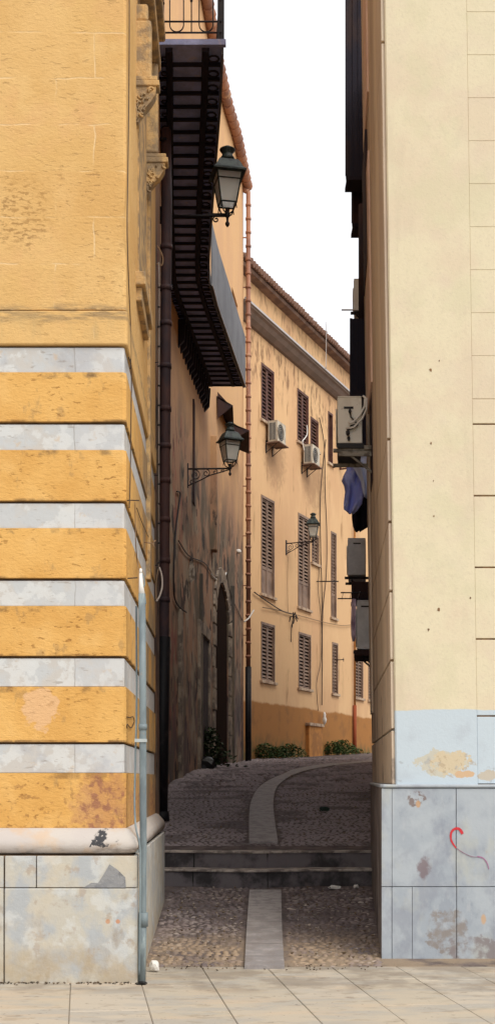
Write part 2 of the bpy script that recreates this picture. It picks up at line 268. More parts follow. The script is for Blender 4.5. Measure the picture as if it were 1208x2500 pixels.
M_green = mat('verdigris lantern metal', (.035, .05, .045), [dict(c=(.012, .016, .018), s=12, lo=.45, hi=.6)], rough=.5, bump=.1)
M_blue = mat('blue cotton', (.29, .34, .80), [dict(c=(.40, .46, .85), s=6, lo=.45, hi=.6)], bump=.2)
M_ltblue = mat('pale blue cotton', (.60, .66, .86), bump=.2)
M_navy = mat('navy cloth', (.012, .010, .020), bump=.2)
M_pinkcl = mat('pale pink towel', (.80, .64, .74), [dict(c=(.45, .32, .45), s=4, lo=.4, hi=.6)], bump=.3)
M_red = mat('red spray paint', (.55, .035, .045), rough=.6, bump=0)
M_leaf = mat('weed leaf', (.03, .075, .012), [dict(c=(.05, .08, .018), s=6, lo=.4, hi=.6)], bump=0, rough=.7)
M_leaf_d = mat('dark shrub leaf', (.025, .042, .016), [dict(c=(.05, .07, .03), s=6, lo=.4, hi=.6)], bump=0, rough=.7)
M_bag = mat('black plastic', (.01, .01, .011), rough=.3, bump=.3, bscale=18)
M_stripline = mat('brown groove paint', (.30, .17, .08), [dict(c=(.16, .09, .05), s=9, lo=.4, hi=.6)])
M_navywall = mat('dark blue boarded loggia', (.020, .019, .032), [dict(c=(.04, .028, .03), s=2, st=(1, 1, .3), lo=.45, hi=.6)], bump=.2)
M_browndk = mat('rusty dark sheet', (.05, .026, .024), [dict(c=(.03, .02, .025), s=2, lo=.4, hi=.6)], bump=.2)
M_bronze = mat('joint sealant', (.12, .10, .08))

# ------------------------------------------------------------------ mesh helpers
class MB:
    def __init__(s): s.v = []; s.f = []; s.smooth = []
    def add(s, vs, fs, sm=False):
        o = len(s.v); s.v += [Vector(v) for v in vs]; s.f += [[i+o for i in f] for f in fs]; s.smooth += [sm]*len(fs); return s
    def box(s, x0, x1, y0, y1, z0, z1, T=None):
        vs = [Vector((x, y, z)) for z in (z0, z1) for y in (y0, y1) for x in (x0, x1)]
        if T: vs = [T(v) for v in vs]
        return s.add(vs, [(0, 2, 3, 1), (4, 5, 7, 6), (0, 1, 5, 4), (2, 6, 7, 3), (0, 4, 6, 2), (1, 3, 7, 5)])
    def prism(s, pts, z0, z1):
        n = len(pts); vs = [Vector((x, y, z0)) for x, y in pts]+[Vector((x, y, z1)) for x, y in pts]
        return s.add(vs, [tuple(range(n))[::-1], tuple(range(n, 2*n))]+[(i, (i+1) % n, n+(i+1) % n, n+i) for i in range(n)])
    def tube(s, pts, r, n=8, cap=True, rs=None):
        pts = [Vector(p) for p in pts]; rings = []; up = None
        for i, p in enumerate(pts):
            a = pts[max(0, i-1)]; b = pts[min(len(pts)-1, i+1)]; d = (b-a)
            d = d.normalized() if d.length > 1e-9 else Vector((0, 0, 1))
            if up is None: up = Vector((0, 0, 1)) if abs(d.z) < .9 else Vector((1, 0, 0))
            x = d.cross(up)
            if x.length < 1e-6: x = d.cross(Vector((0, 1, .01)))
            x.normalize(); y = x.cross(d).normalized(); up = y
            rr = rs[i] if rs else r
            rings.append([p+(x*math.cos(2*math.pi*k/n)+y*math.sin(2*math.pi*k/n))*rr for k in range(n)])
        vs = [v for g in rings for v in g]; m = len(rings)
        fs = [(i*n+k, i*n+(k+1) % n, (i+1)*n+(k+1) % n, (i+1)*n+k) for i in range(m-1) for k in range(n)]
        s.add(vs, fs, n > 5)
        if cap: o = len(s.v)-len(vs); s.f += [[o+k for k in range(n)][::-1], [o+(m-1)*n+k for k in range(n)]]; s.smooth += [False, False]
        return s
    def lathe(s, prof, n=12, c=(0, 0, 0), rot=0, sm=True):
        c = Vector(c); vs = []
        for r, z in prof: vs += [c+Vector((r*math.cos(rot+2*math.pi*k/n), r*math.sin(rot+2*math.pi*k/n), z)) for k in range(n)]
        m = len(prof)
        fs = [(i*n+k, i*n+(k+1) % n, (i+1)*n+(k+1) % n, (i+1)*n+k) for i in range(m-1) for k in range(n)]
        fs += [tuple(range(n))[::-1], tuple(range((m-1)*n, m*n))]
        return s.add(vs, fs, sm)
    def xf(s, fn): s.v = [fn(v) for v in s.v]; return s
    def build(s, name, m, parent=None, bevel=0, loc=None):
        me = bpy.data.meshes.new(name); me.from_pydata([tuple(v) for v in s.v], [], s.f); me.update()
        bm = bmesh.new(); bm.from_mesh(me); bmesh.ops.recalc_face_normals(bm, faces=bm.faces); bm.to_mesh(me); bm.free()
        for i, p in enumerate(me.polygons): p.use_smooth = s.smooth[i]
        me.materials.append(m); o = bpy.data.objects.new(name, me); C.objects.link(o)
        if parent: o.parent = parent
        if loc is not None: o.location = loc
        if bevel:
            b = o.modifiers.new('bevel', 'BEVEL'); b.width = bevel; b.segments = 2; b.limit_method = 'ANGLE'; b.angle_limit = R(40)
        return o
def tag(o, label=None, cat=None, group=None, kind=None):
    if label: o['label'] = label
    if cat: o['category'] = cat
    if group: o['group'] = group
    if kind: o['kind'] = kind
    return o
def thing(name, label, cat, group=None, loc=(0, 0, 0), rz=0):
    o = bpy.data.objects.new(name, None); C.objects.link(o); o.location = loc; o.rotation_euler = (0, 0, rz); o.empty_display_size = .2
    return tag(o, label, cat, group)
def cut(o, cutter):
    md = o.modifiers.new('cut', 'BOOLEAN'); md.object = cutter; md.operation = 'DIFFERENCE'; md.solver = 'EXACT'
    dg = bpy.context.evaluated_depsgraph_get(); me = bpy.data.meshes.new_from_object(o.evaluated_get(dg))
    o.modifiers.remove(md); o.data = me; bpy.data.objects.remove(cutter)
def copy_tree(o, parent=None):
    c = o.copy(); C.objects.link(c); c.parent = parent
    for ch in list(o.children): copy_tree(ch, c)
    return c

# ------------------------------------------------------------------ ground
GP = [(-60, 0), (10.4, 0), (12, .10), (14.9, .30), (15.1, .704), (18.4, .96), (24.6, 1.47), (28.5, 1.75), (33, 1.93), (39, 2.11), (42, 2.23), (52, 2.63), (60, 2.95), (90, 4)]
def gz(Y):
    for (a, za), (b, zb) in zip(GP, GP[1:]):
        if Y <= b: return za+(zb-za)*(Y-a)/(b-a)
    return GP[-1][1]
g = MB(); g.add([(-250, -300, -.25), (250, -300, -.25), (250, 600, -.25), (-250, 600, -.25)], [(0, 1, 2, 3)])
tag(g.build('ground', M_pave), kind='structure')
g = MB(); g.box(-30, 30, -40, 10.42, -.2, -.007)
tag(g.build('pavement_bed', M_joint), kind='structure')
def slabs():
    rr = random.Random(5); th_ = R(7.7); cA, sA = math.cos(th_), math.sin(th_); vs = []; fs = []; tone = []
    for i in range(-22, 20):
        off = rr.uniform(0, 1.1); x0 = i*.545-.33
        for j in range(-3, 9):
            L = 1.1; y0 = 4.5+j*L+off-1.1; g_ = .0026; tn = rr.random(); h = rr.uniform(-.0018, .0018); tl = rr.uniform(-.002, .002)
            o = len(vs)
            for (ins, z) in ((0, -.012), (0, -.0045), (.004, 0)):
                for (a, b) in ((x0+g_+ins, y0+.002+ins), (x0+.545-g_-ins, y0+.002+ins), (x0+.545-g_-ins, y0+L-.002-ins), (x0+g_+ins, y0+L-.002-ins)):
                    yy = b; xx = a; X = xx*cA-(yy-10)*sA; Y = xx*sA+(yy-10)*cA+10
                    vs.append((X, Y, z+h+(a-x0)*tl*2)); tone.append(tn)
            for q in (0, 4):
                fs += [(o+q+k, o+q+(k+1) % 4, o+q+4+(k+1) % 4, o+q+4+k) for k in range(4)]
            fs.append((o+8, o+9, o+10, o+11))
    me = bpy.data.meshes.new('piazza_pavement'); me.from_pydata(vs, [], fs); me.update()
    at = me.attributes.new('tone', 'FLOAT', 'POINT'); at.data.foreach_set('value', tone)
    bm = bmesh.new(); bm.from_mesh(me); bmesh.ops.bisect_plane(bm, geom=bm.verts[:]+bm.edges[:]+bm.faces[:], plane_co=(0, 10.42, 0), plane_no=(0, 1, 0), clear_outer=True)
    bm.to_mesh(me); bm.free(); me.materials.append(M_pave); o = bpy.data.objects.new('piazza_pavement', me); C.objects.link(o); tag(o, kind='structure')
slabs()
def ground_sheet(y0, y1, x0, x1, dy=.5, top=None):
    m = MB(); ys = []; y = y0
    while y < y1-1e-6: ys.append(y); y += dy
    ys.append(y1)
    vs = []
    for y in ys: vs += [(x0, y, gz(y) if top is None else top), (x1, y, gz(y) if top is None else top)]
    m.add(vs, [(2*i, 2*i+1, 2*i+3, 2*i+2) for i in range(len(ys)-1)]); return m
tag(ground_sheet(10.421, 14.9, -1.5, 2.2).build('lower_alley_bed', M_dirt), kind='structure')
tag(ground_sheet(15.1, 90, -4, 30, 1).build('upper_alley_bed', M_dirt), kind='structure')

# two kerb steps across the alley, slightly bowed
steps = thing('alley_steps', 'two low dark stone steps crossing the alley between both corner buildings', 'steps')
def step_y(x, base): return base-.16*math.exp(-((x+.02)/.55)**2)
def step(base, z0, z1, back, zt=None):
    xs = [-1.2+i*.15 for i in range(20)]
    m = MB(); vs = []; n = len(xs)
    for x in xs: vs += [(x, step_y(x, base), z0-.05), (x, step_y(x, base), z1-.03), (x, back, z1-.03), (x, back, z0-.05)]
    m.add(vs, [(4*i+a, 4*i+(a+1) % 4, 4*i+4+(a+1) % 4, 4*i+4+a) for i in range(n-1) for a in range(4)]+[(0, 1, 2, 3), tuple(4*n-4+a for a in range(4))])
    m.build('riser', M_riser, steps)
    m = MB(); vs = []
    for x in xs:
        j = random.uniform(-.007, .007)
        vs += [(x, step_y(x, base)-.02+j, z1-.03), (x, step_y(x, base)-.02+j, z1+j*.6), (x, back, z1), (x, back, z1-.03)]
    m.add(vs, [(4*i+a, 4*i+(a+1) % 4, 4*i+4+(a+1) % 4, 4*i+4+a) for i in range(n-1) for a in range(4)]+[(0, 1, 2, 3), tuple(4*n-4+a for a in range(4))])
    m.build('tread', M_nose, steps, bevel=.008)
step(14.85, .28, .505, 15.2)
step(15.13, .50, .712, 15.55)

# centre strip of stone following the bend
def inv(px, py):   # point of the ground seen at that place of the photograph, used to measure the strip
    best = None
    Y = 10.3
    while Y < 60:
        e = abs(HY-(gz(Y)-EYE)/Y*F-py)
        if best is None or e < best[0]: best = (e, Y)
        Y += .02
    return (px-CX)/F*best[1], best[1]
def strip_mesh(pairs, lift):
    L_ = []; R_ = []
    for (a, ya, b, yb) in pairs: L_.append(inv(a, ya)); R_.append(inv(b, yb))
    m = MB(); pts = []
    for i in range(len(L_)-1):
        for t in range(6):
            t /= 6
            def cat(Q):
                p0 = Q[max(0, i-1)]; p1 = Q[i]; p2 = Q[i+1]; p3 = Q[min(len(Q)-1, i+2)]
                return tuple(.5*((2*p1[k])+(-p0[k]+p2[k])*t+(2*p0[k]-5*p1[k]+4*p2[k]-p3[k])*t*t+(-p0[k]+3*p1[k]-3*p2[k]+p3[k])*t**3) for k in (0, 1))
            pts.append((cat(L_), cat(R_)))
    pts.append((L_[-1], R_[-1])); n = len(pts); vs = []
    for a, b in pts:
        vs += [(a[0], a[1], gz(a[1])+lift), (b[0], b[1], gz(b[1])+lift), (b[0], b[1], gz(b[1])-.05), (a[0], a[1], gz(a[1])-.05)]
    m.add(vs, [(4*i+q, 4*i+(q+1) % 4, 4*i+4+(q+1) % 4, 4*i+4+q) for i in range(n-1) for q in range(4)]+[(0, 1, 2, 3), tuple(4*n-4+q for q in range(4))])
    return m, pts
sm1, sp1 = strip_mesh([(597, 2366, 694, 2366), (602, 2270, 688, 2270), (609, 2178, 686, 2178)], .03)
sm2, sp2 = strip_mesh([(608, 2060, 678, 2060), (608, 1996, 669, 1996), (613, 1960, 667, 1960), (629, 1929, 674, 1929), (660, 1906, 688, 1912), (700, 1888, 712, 1896), (728, 1878, 741, 1885), (807, 1866, 815, 1871), (925, 1855, 925, 1860)], .03)
tag(sm1.build('lower_stone_path', M_strip), kind='structure'); tag(sm2.build('upper_stone_path', M_strip), kind='structure')

# ------------------------------------------------------------------ wall lines
def XL(Y): return -.957-.018*(Y-9.7)          # left palazzo, alley side
def XLp(Y): return -.861-.016*(Y-9.6)
def XR(Y, z=1.6): return 1.30+.065*(Y-10.8)-.0146*(z-1.6)
def XRp(Y): return 1.17+.080*(Y-10.75)
B2P = [(13.95, -1.12), (16.6, -1.20), (18.4, -1.31), (21.1, -1.46), (24.6, -1.61), (28.5, -1.27), (30.8, -1.08), (32.5, -.95), (34.9, -.70), (36.5, -.45), (39.7, -.135)]
def lin(Q, t):
    if t <= Q[0][0]: return Q[0][1]
    for (a, za), (b, zb) in zip(Q, Q[1:]):
        if t <= b: return za+(zb-za)*(t-a)/(b-a)
    return Q[-1][1]
def X2(Y): return sum(lin(B2P, Y+d) for d in (-.5, -.25, 0, .25, .5))/5 if 14.5 < Y < 39.2 else lin(B2P, Y)
RB2 = [(15.62, 1.62), (30, 3.1), (60, 10)]
def XR2(Y): return lin(RB2, Y)
def X3(Y): return .14+.432*(Y-42)

# cobbles
def cobbles(regs, name):
    vs = []; fs = []; tone = []
    for (y0, y1, sp, fl, fr, pts) in regs:
        y = y0
        while y < y1:
            # strip extent at this y
            sx0 = sx1 = None
            for (a, b), (c, d) in zip(pts, pts[1:]):
                if a[1] <= y <= c[1]: t = (y-a[1])/(c[1]-a[1]+1e-9); sx0 = a[0]+(c[0]-a[0])*t
                if b[1] <= y <= d[1]: t = (y-b[1])/(d[1]-b[1]+1e-9); sx1 = b[0]+(d[0]-b[0])*t
            x = fl(y)+random.uniform(0, sp)
            while x < fr(y):
                if not (sx0 is not None and sx0-sp*.62 < x and (sx1 is None or x < sx1+sp*.62)):
                    r = sp*random.uniform(.34, .56); h = r*random.uniform(.35, .75); cy = y+random.uniform(-.3, .3)*sp; o = len(vs)
                    el = random.uniform(.75, 1.3); an = random.uniform(0, 3.14); z = gz(cy)-.008
                    for (q, hz) in ((1, 0), (.8, .62)):
                        for k in range(6):
                            a = 2*math.pi*k/6+an; xx = math.cos(a)*r*q*el*random.uniform(.85, 1.15); yy = math.sin(a)*r*q/el*random.uniform(.85, 1.15)
                            vs.append((x+xx, cy+yy, z+h*hz))
                    vs.append((x, cy, z+h))
                    for k in range(6):
                        k2 = (k+1) % 6; fs.append((o+k, o+k2, o+6+k2, o+6+k)); fs.append((o+6+k, o+6+k2, o+12))
                    tn = random.random()**3*.7+(1.0 if random.random() < .025 else 0); tone += [tn]*13
                x += sp*random.uniform(.85, 1.2)
            y += sp*.88
    me = bpy.data.meshes.new(name); me.from_pydata(vs, [], fs); me.update()
    at = me.attributes.new('tone', 'FLOAT', 'POINT'); at.data.foreach_set('value', tone)
    for p in me.polygons: p.use_smooth = True
    me.materials.append(M_pebble); o = bpy.data.objects.new(name, me); C.objects.link(o); return tag(o, kind='structure')
cobbles([(10.46, 14.75, .075, lambda y: XLp(y)+.02, lambda y: XRp(y)-.02, sp1)], 'lower_cobblestones')
cobbles([(15.6, 24, .085, lambda y: min(X2(y), -1.0)+.02, lambda y: 1.62+.09*(y-15.6), sp2), (24, 44, .15, lambda y: max(X2(y), X3(y))+.02 if y > 39 else X2(y)+.02, lambda y: .115*y, sp2)], 'upper_cobblestones')

# ------------------------------------------------------------------ left palazzo (striped corner)
pal = thing('striped_palazzo', 'striped ochre and white stone corner building left of the alley', 'building', loc=(-.957, 9.7, 0))
def kid(o, parent=None):   # children built in world coordinates under an Empty placed at the base
    return o
def under(root, o):
    o.parent = root; o.matrix_parent_inverse = Matrix.Translation(-root.location); return o
YE = 13.8
def foot(off, ch=.02):
    a = XL(9.7)+off; b = XL(YE)+off; f = LY-off
    return [(-6, f), (a-ch, f), (a, f+ch), (b, YE), (-6, YE)]
m = MB(); m.prism(foot(-.045), .3, 17); under(pal, m.build('wall', M_core))
ZT = zl(842)
m = MB(); m.prism(foot(0), zl(757), 17); under(pal, m.build('upper_wall', M_ochre_up, bevel=.006))
m = MB(); m.prism(foot(.012), ZT, zl(759)); under(pal, m.build('string_course', M_ochre_up, bevel=.012))
oc = [(908, 1029), (1098, 1222), (1289, 1411), (1479, 1601), (1676, 1812), (1887, 2024)]
wh = [(846, 908), (1034, 1098), (1227, 1289), (1416, 1479), (1606, 1676), (1816, 1887)]
for a, b in oc:
    m = MB(); m.prism(foot(0, .025), zl(b), zl(a)-.002); under(pal, m.build('ochre_course', M_ochre, bevel=.0035))
for a, b in wh:
    m = MB(); m.prism(foot(-.015, .015), zl(b)+.001, zl(a)-.004); under(pal, m.build('marble_course', M_marble, bevel=.003))
# moulding: profile swept round the corner
prof = [(-.02, zl(2020)), (.03, zl(2024)), (.05, zl(2032)), (.085, zl(2045)), (.10, zl(2058)), (.10, zl(2068)), (.085, zl(2078)), (.05, zl(2083)), (-.02, zl(2084))]
m = MB(); vs = []
for o_, z in prof:
    vs += [(-6, LY-o_, z), (XL(9.7)+o_-.02, LY-o_, z), (XL(9.7)+o_, LY-o_+.02, z), (XL(YE)+o_, YE+max(0, o_), z), (-6, YE+max(0, o_), z)]
n = 5; m.add(vs, [(i*n+k, i*n+k+1, (i+1)*n+k+1, (i+1)*n+k) for i in range(len(prof)-1) for k in range(n-1)], True)
o = m.build('plinth_moulding', M_torus); under(pal, o)
def pfoot(off):
    return [(-6, 9.6-off), (XLp(9.6)+off-.02, 9.6-off), (XLp(9.6)+off, 9.62-off), (XLp(YE)+off, YE), (-6, YE)]
m = MB(); m.prism(pfoot(-.03), -.1, zl(2086)); under(pal, m.build('plinth_core', M_core))
# plinth slabs with real joints
X_L = lambda px: (px-CX)/F*9.6
Z_P = lambda py: EYE+(HY-py)/F*9.6
m = MB()
for (xa, xb, za, zb) in [(-2.4, X_L(-60), 2168, 2090), (X_L(-58), X_L(9), 2168, 2090), (X_L(13), X_L(88), 2168, 2090)]:
    m.box(xa, xb, 9.602, 9.7, Z_P(za)+.004, Z_P(zb))
m.box(-2.4, X_L(9), 9.6, 9.7, -.05, Z_P(2168)-.003)
under(pal, m.build('plinth_slab', M_plinth_l, bevel=.005))
m = MB(); m.box(X_L(90.5), XLp(9.6)-.004, 9.602, 9.7, Z_P(2168)+.004, Z_P(2090)); under(pal, m.build('plinth_slab', M_plinth_l, bevel=.005))
m = MB(); m.box(X_L(12), XLp(9.6), 9.598, 9.7, -.05, Z_P(2168)-.003); under(pal, m.build('plinth_slab', M_plinth_l, bevel=.008))
m = MB(); m.prism([(XLp(9.7)-.1, 9.705), (XLp(9.7), 9.705), (XLp(YE), YE), (XLp(YE)-.1, YE)], -.05, zl(2086)); under(pal, m.build('side_plinth', M_plinth_l, bevel=.005))
m = MB(); pl = [(205, 2167), (224, 2155), (240, 2156), (253, 2136), (268, 2110), (288, 2124), (306, 2142), (308, 2167)]; n = len(pl)
vs = [((x-CX)/F*9.6, 9.597, Z_P(y)) for x, y in pl]; vs += [(a, 9.603, c) for a, b, c in vs]
m.add(vs, [tuple(range(n)), tuple(range(n, 2*n))[::-1]]+[(i, (i+1) % n, n+(i+1) % n, n+i) for i in range(n)])
under(pal, m.build('broken_slab', mat('grey exposed backing', (.21, .215, .23), [dict(c=(.30, .30, .30), s=6, lo=.45, hi=.6, amt=.7), dict(c=(.12, .12, .12), s=14, lo=.55, hi=.65, amt=.6)], bump=.5)))
# side window: sill, corbels, jambs
win = MB()
def LP_(Y, d, z): return Vector((XL(Y)+d, Y, z))
def sbox(mb, y0, y1, d0, d1, z0, z1):
    vs = [LP_(y, d, z) for z in (z0, z1) for y in (y0, y1) for d in (d0, d1)]
    return mb.add(vs, [(0, 2, 3, 1), (4, 5, 7, 6), (0, 1, 5, 4), (2, 6, 7, 3), (0, 4, 6, 2), (1, 3, 7, 5)])
sill = MB(); sbox(sill, 10.75, 11.85, -.02, .085, 5.92, 6.04); sbox(sill, 10.8, 11.8, -.02, .05, 5.80, 5.918)
o = sill.build('window_sill', M_side_dark, bevel=.01); under(pal, o)
rd = random.Random(3)
def corbel(Yc, zc, wd, dp):
    sl = MB(); sbox(sl, Yc-wd, Yc+wd, -.02, dp+.03, zc, zc+.05); sbox(sl, Yc-wd*.9, Yc+wd*.9, -.02, dp+.01, zc+.05, zc+.09)
    a = under(pal, sl.build('corbel_cap', M_side_dark, bevel=.008))
    cb = MB()
    prof = [(-.02, zc-.002), (dp, zc-.002), (dp*.96, zc-.07), (dp*.72, zc-.14), (dp*.45, zc-.19), (dp*.2, zc-.25), (.02, zc-.31), (-.02, zc-.33)]
    vs = [LP_(Yc-wd*.8, d, z) for d, z in prof]+[LP_(Yc+wd*.8, d, z) for d, z in prof]; n = len(prof)
    cb.add(vs, [tuple(range(n)), tuple(range(n, 2*n))[::-1]]+[(i, (i+1) % n, n+(i+1) % n, n+i) for i in range(n)])
    for k in range(26):   # carved leaves as small curls
        t = rd.random(); z = zc-.02-.26*t; d = rd.uniform(.0, 1)*dp*(1-t*.85); ang = rd.uniform(0, 3.14); L = rd.uniform(.02, .045)
        pts = []
        for q in range(6):
            a2 = ang+q*.5; pts.append(LP_(Yc-wd*.8-.006, max(.0, d+math.cos(a2)*L*q/5), z+math.sin(a2)*L*q/5))
        cb.tube(pts, .009, 6)
    under(pal, cb.build('corbel', M_side_dark))
corbel(10.85, 7.68, .07, .175); corbel(12.15, 7.66, .07, .19)
j = MB()
sbox(j, 10.85, 10.97, -.02, .13, 7.78, 8.3); sbox(j, 10.86, 10.96, -.02, .10, 8.30, 8.45)
sbox(j, 12.1, 12.2, -.02, .12, 7.76, 8.65); sbox(j, 10.8, 12.3, -.02, .14, 8.66, 8.78); sbox(j, 10.9, 12.2, -.02, .19, 8.90, 9.0)
under(pal, j.build('window_surround', M_side_dark, bevel=.02))
j = MB(); sbox(j, 11.0, 12.08, -.02, .012, 6.06, 8.6); under(pal, j.build('window_pane', M_side_dark))
j = MB(); sbox(j, 13.1, 13.35, -.02, .06, 8.4, 11.0); sbox(j, 12.35, 12.55, -.02, .03, 3.6, 17); under(pal, j.build('pilaster', M_side_dark, bevel=.01))

# ------------------------------------------------------------------ right corner building
rb = thing('cream_building', 'cream plastered corner building on a blue grey marble plinth right of the alley', 'building', loc=(1.3, 10.8, 0))
def lean(v): return Vector((v.x-.0146*(v.z-1.6), v.y, v.z))
ZP = zr(1915)
m = MB(); m.prism([(XR(10.8), 10.81), (XR(10.8)+.012, 10.8), (2.02, 10.8), (2.02, 11.5), (8, 11.5), (8, 15.6), (XR(15.6), 15.6)], ZP-.02, 15)
m.xf(lean); under(rb, m.build('wall', M_cream))
# alley side facing: courses separated by grooves
gr = [ZP+.002, 2.04, 2.65, 3.26, 3.87, 4.6, 8.1, 15]
for a, b in zip(gr, gr[1:]):
    m = MB(); g2 = .022
    vs = [Vector((XR(y)+d, y, z)) for z in (a, b-g2) for y, ds in ((10.83, (0, -.03)), (15.6, (0, -.03))) for d in ds]
    m.add(vs, [(0, 2, 3, 1), (4, 5, 7, 6), (0, 1, 5, 4), (2, 6, 7, 3), (0, 4, 6, 2), (1, 3, 7, 5)]).xf(lean)
    under(rb, m.build('side_course', M_cream_side, bevel=.006))
def rside(y0, y1, d0, d1, z0, z1, mb=None):
    m = mb or MB(); vs = [Vector((XR(y)-d, y, z)) for z in (z0, z1) for y in (y0, y1) for d in (d0, d1)]
    return m.add([lean(v) for v in vs], [(0, 2, 3, 1), (4, 5, 7, 6), (0, 1, 5, 4), (2, 6, 7, 3), (0, 4, 6, 2), (1, 3, 7, 5)])
for (y0, y1, z0, z1) in [(13.7, 14.9, 6.02, 8.6), (13.6, 14.5, 9.2, 11.6)]:
    under(rb, rside(y0, y1, .028, .05, z0, z1).build('pilaster', M_pink))
under(rb, rside(14.95, 15.45, .028, .05, 2.4, 9).build('pilaster', M_cream_side))
under(rb, rside(14.2, 15.3, .028, .06, 7.6, 9.1).build('shutter', M_browndk))
under(rb, rside(14.0, 14.6, .028, .035, 5.0, 6.0).build('dark_side_sheet', M_browndk))  # thin dark sheet standing just proud of the side wall
# rusticated strip right
m = MB(); m.box(2.019, 8, 10.818, 11.5, ZP-.02, zr(1010)).xf(lean); under(rb, m.build('groove_backing', M_stripline))
m = MB(); m.box(2.019, 8, 10.8085, 11.5, zr(1010)+.001, 15).xf(lean); under(rb, m.build('upper_backing', M_cream))
zs = [zr(y) for y in (1748, 1560, 1385, 1210, 1035)]
zz = [ZP]+zs; m = MB()
for a, b in zip(zz, zz[1:]): m.box(2.0215, 8, 10.8035, 10.9, a+.007, b-.007)
m.box(2.0215, 8, 10.8035, 10.9, zs[-1]+.007, zr(975)-.002)
k = 0
while zr(973-105*k) < 15:
    m.box(2.0215, 8, 10.8035, 10.9, zr(973-105*k), zr(973-105*(k+1))-.002); k += 1
m.xf(lean); under(rb, m.build('rusticated_strip', M_cream, bevel=.004))
# holes and rusty nails in the facade
m = MB()
for (px, py, s_) in [(1050, 903, 5), (1051, 1082, 4), (1058, 1260, 3), (1070, 1489, 5), (1147, 1460, 3), (1045, 1537, 4), (1057, 1174, 2), (1071, 881, 2)]:
    p = P(px, py, 10.8); m = MB(); r_ = s_/F*10.8*.8
    n = 7; vs = [(p.x+math.cos(6.28*k/n)*r_*random.uniform(.5, 1), 10.797, p.z+math.sin(6.28*k/n)*r_*random.uniform(.7, 1.5)) for k in range(n)]
    vs += [(v[0], 10.803, v[2]) for v in vs]
    m.add(vs, [tuple(range(n)), tuple(range(n, 2*n))]+[(i, (i+1) % n, n+(i+1) % n, n+i) for i in range(n)])
    under(rb, m.build('wall_hole', M_stripline))

# plinth: cap, slabs
m = MB(); m.prism([(XRp(10.75)+.02, 10.78), (8, 10.78), (8, 15.6), (XRp(15.6)+.02, 15.6)], -.1, ZP-.03); under(rb, m.build('plinth_core', mat('grey joint filler', (.14, .15, .16))))
m = MB(); m.prism([(XRp(10.75)-.012, 10.765), (XRp(10.75)+.014, 10.735), (8, 10.735), (8, 11.2), (XR(11.2), 11.2), (XR(15.6), 15.6), (XRp(15.6)-.012, 15.6)], ZP-.029, ZP); under(rb, m.build('plinth_cap', M_marble_r, bevel=.01))
XX = lambda px: (px-CX)/F*10.75
ZZ = lambda py: EYE+(HY-py)/F*10.75
for (a, b, c, d) in [(931, 955.7, 2164.2, 1925), (956.5, 1111.6, 2164.2, 1925), (1113.2, 1330, 2164.2, 1925), (931, 955.2, 2352, 2166), (956.5, 1005.3, 2352, 2166), (1006, 1112.8, 2352, 2166), (1114.3, 1330, 2352, 2166)]:
    m = MB(); m.box(XX(a), XX(b), 10.75+random.uniform(-.002, .002), 10.79, max(-.05, ZZ(c)), ZZ(d)); under(rb, m.build('plinth_slab', M_marble_r, bevel=.003))
m = MB(); m.prism([(XRp(10.79), 10.79), (XRp(10.79)+.03, 10.79), (XRp(15.6)+.03, 15.6), (XRp(15.6), 15.6)], -.05, ZP-.031)
under(rb, m.build('side_plinth', mat('brown grey plinth side', (.25, .22, .21), [dict(c=(.12, .10, .10), s=2.2, lo=.4, hi=.62)], bump=.2, rough=.7)))
# red paint strokes
def stroke(pts, wd, mt, name, y=10.746, th=.0015):
    pts = [P(a, b, 10.75) for a, b in pts]; Q = []
    for i in range(len(pts)-1):
        for t in range(8):
            t /= 8; p0 = pts[max(0, i-1)]; p1 = pts[i]; p2 = pts[i+1]; p3 = pts[min(len(pts)-1, i+2)]
            Q.append(.5*((2*p1)+(-p0+p2)*t+(2*p0-5*p1+4*p2-p3)*t*t+(-p0+3*p1-3*p2+p3)*t**3))
    Q.append(pts[-1]); n = len(Q); vs = []
    for i, q in enumerate(Q):
        d = (Q[min(n-1, i+1)]-Q[max(0, i-1)]); nn = Vector((-d.z, 0, d.x)).normalized(); f = i/(n-1)
        w_ = wd[0]+(wd[1]-wd[0])*f; w_ *= random.uniform(.85, 1.1)
        for s_, yy in ((1, y), (-1, y), (-1, y+th), (1, y+th)): vs.append((q.x+nn.x*w_*s_, yy, q.z+nn.z*w_*s_))
    m = MB(); m.add(vs, [(4*i+a, 4*i+(a+1) % 4, 4*i+4+(a+1) % 4, 4*i+4+a) for i in range(n-1) for a in range(4)]+[(0, 1, 2, 3), tuple(4*n-4+a for a in range(4))])
    return under(rb, m.build(name, mt))
stroke([(1128, 2036), (1120, 2024), (1108, 2024), (1100, 2034), (1100, 2050), (1106, 2062), (1112, 2070)], (.013, .006), M_red, 'red_paint_stroke')
stroke([(1112, 2070), (1130, 2082), (1150, 2091), (1165, 2092)], (.003, .002), mat('faint red paint', (.30, .16, .22)), 'red_paint_stroke', y=10.7455)
stroke([(1164, 2091), (1178, 2095), (1188, 2108), (1192, 2122)], (.006, .003), mat('faded magenta paint', (.36, .16, .28)), 'red_paint_stroke')

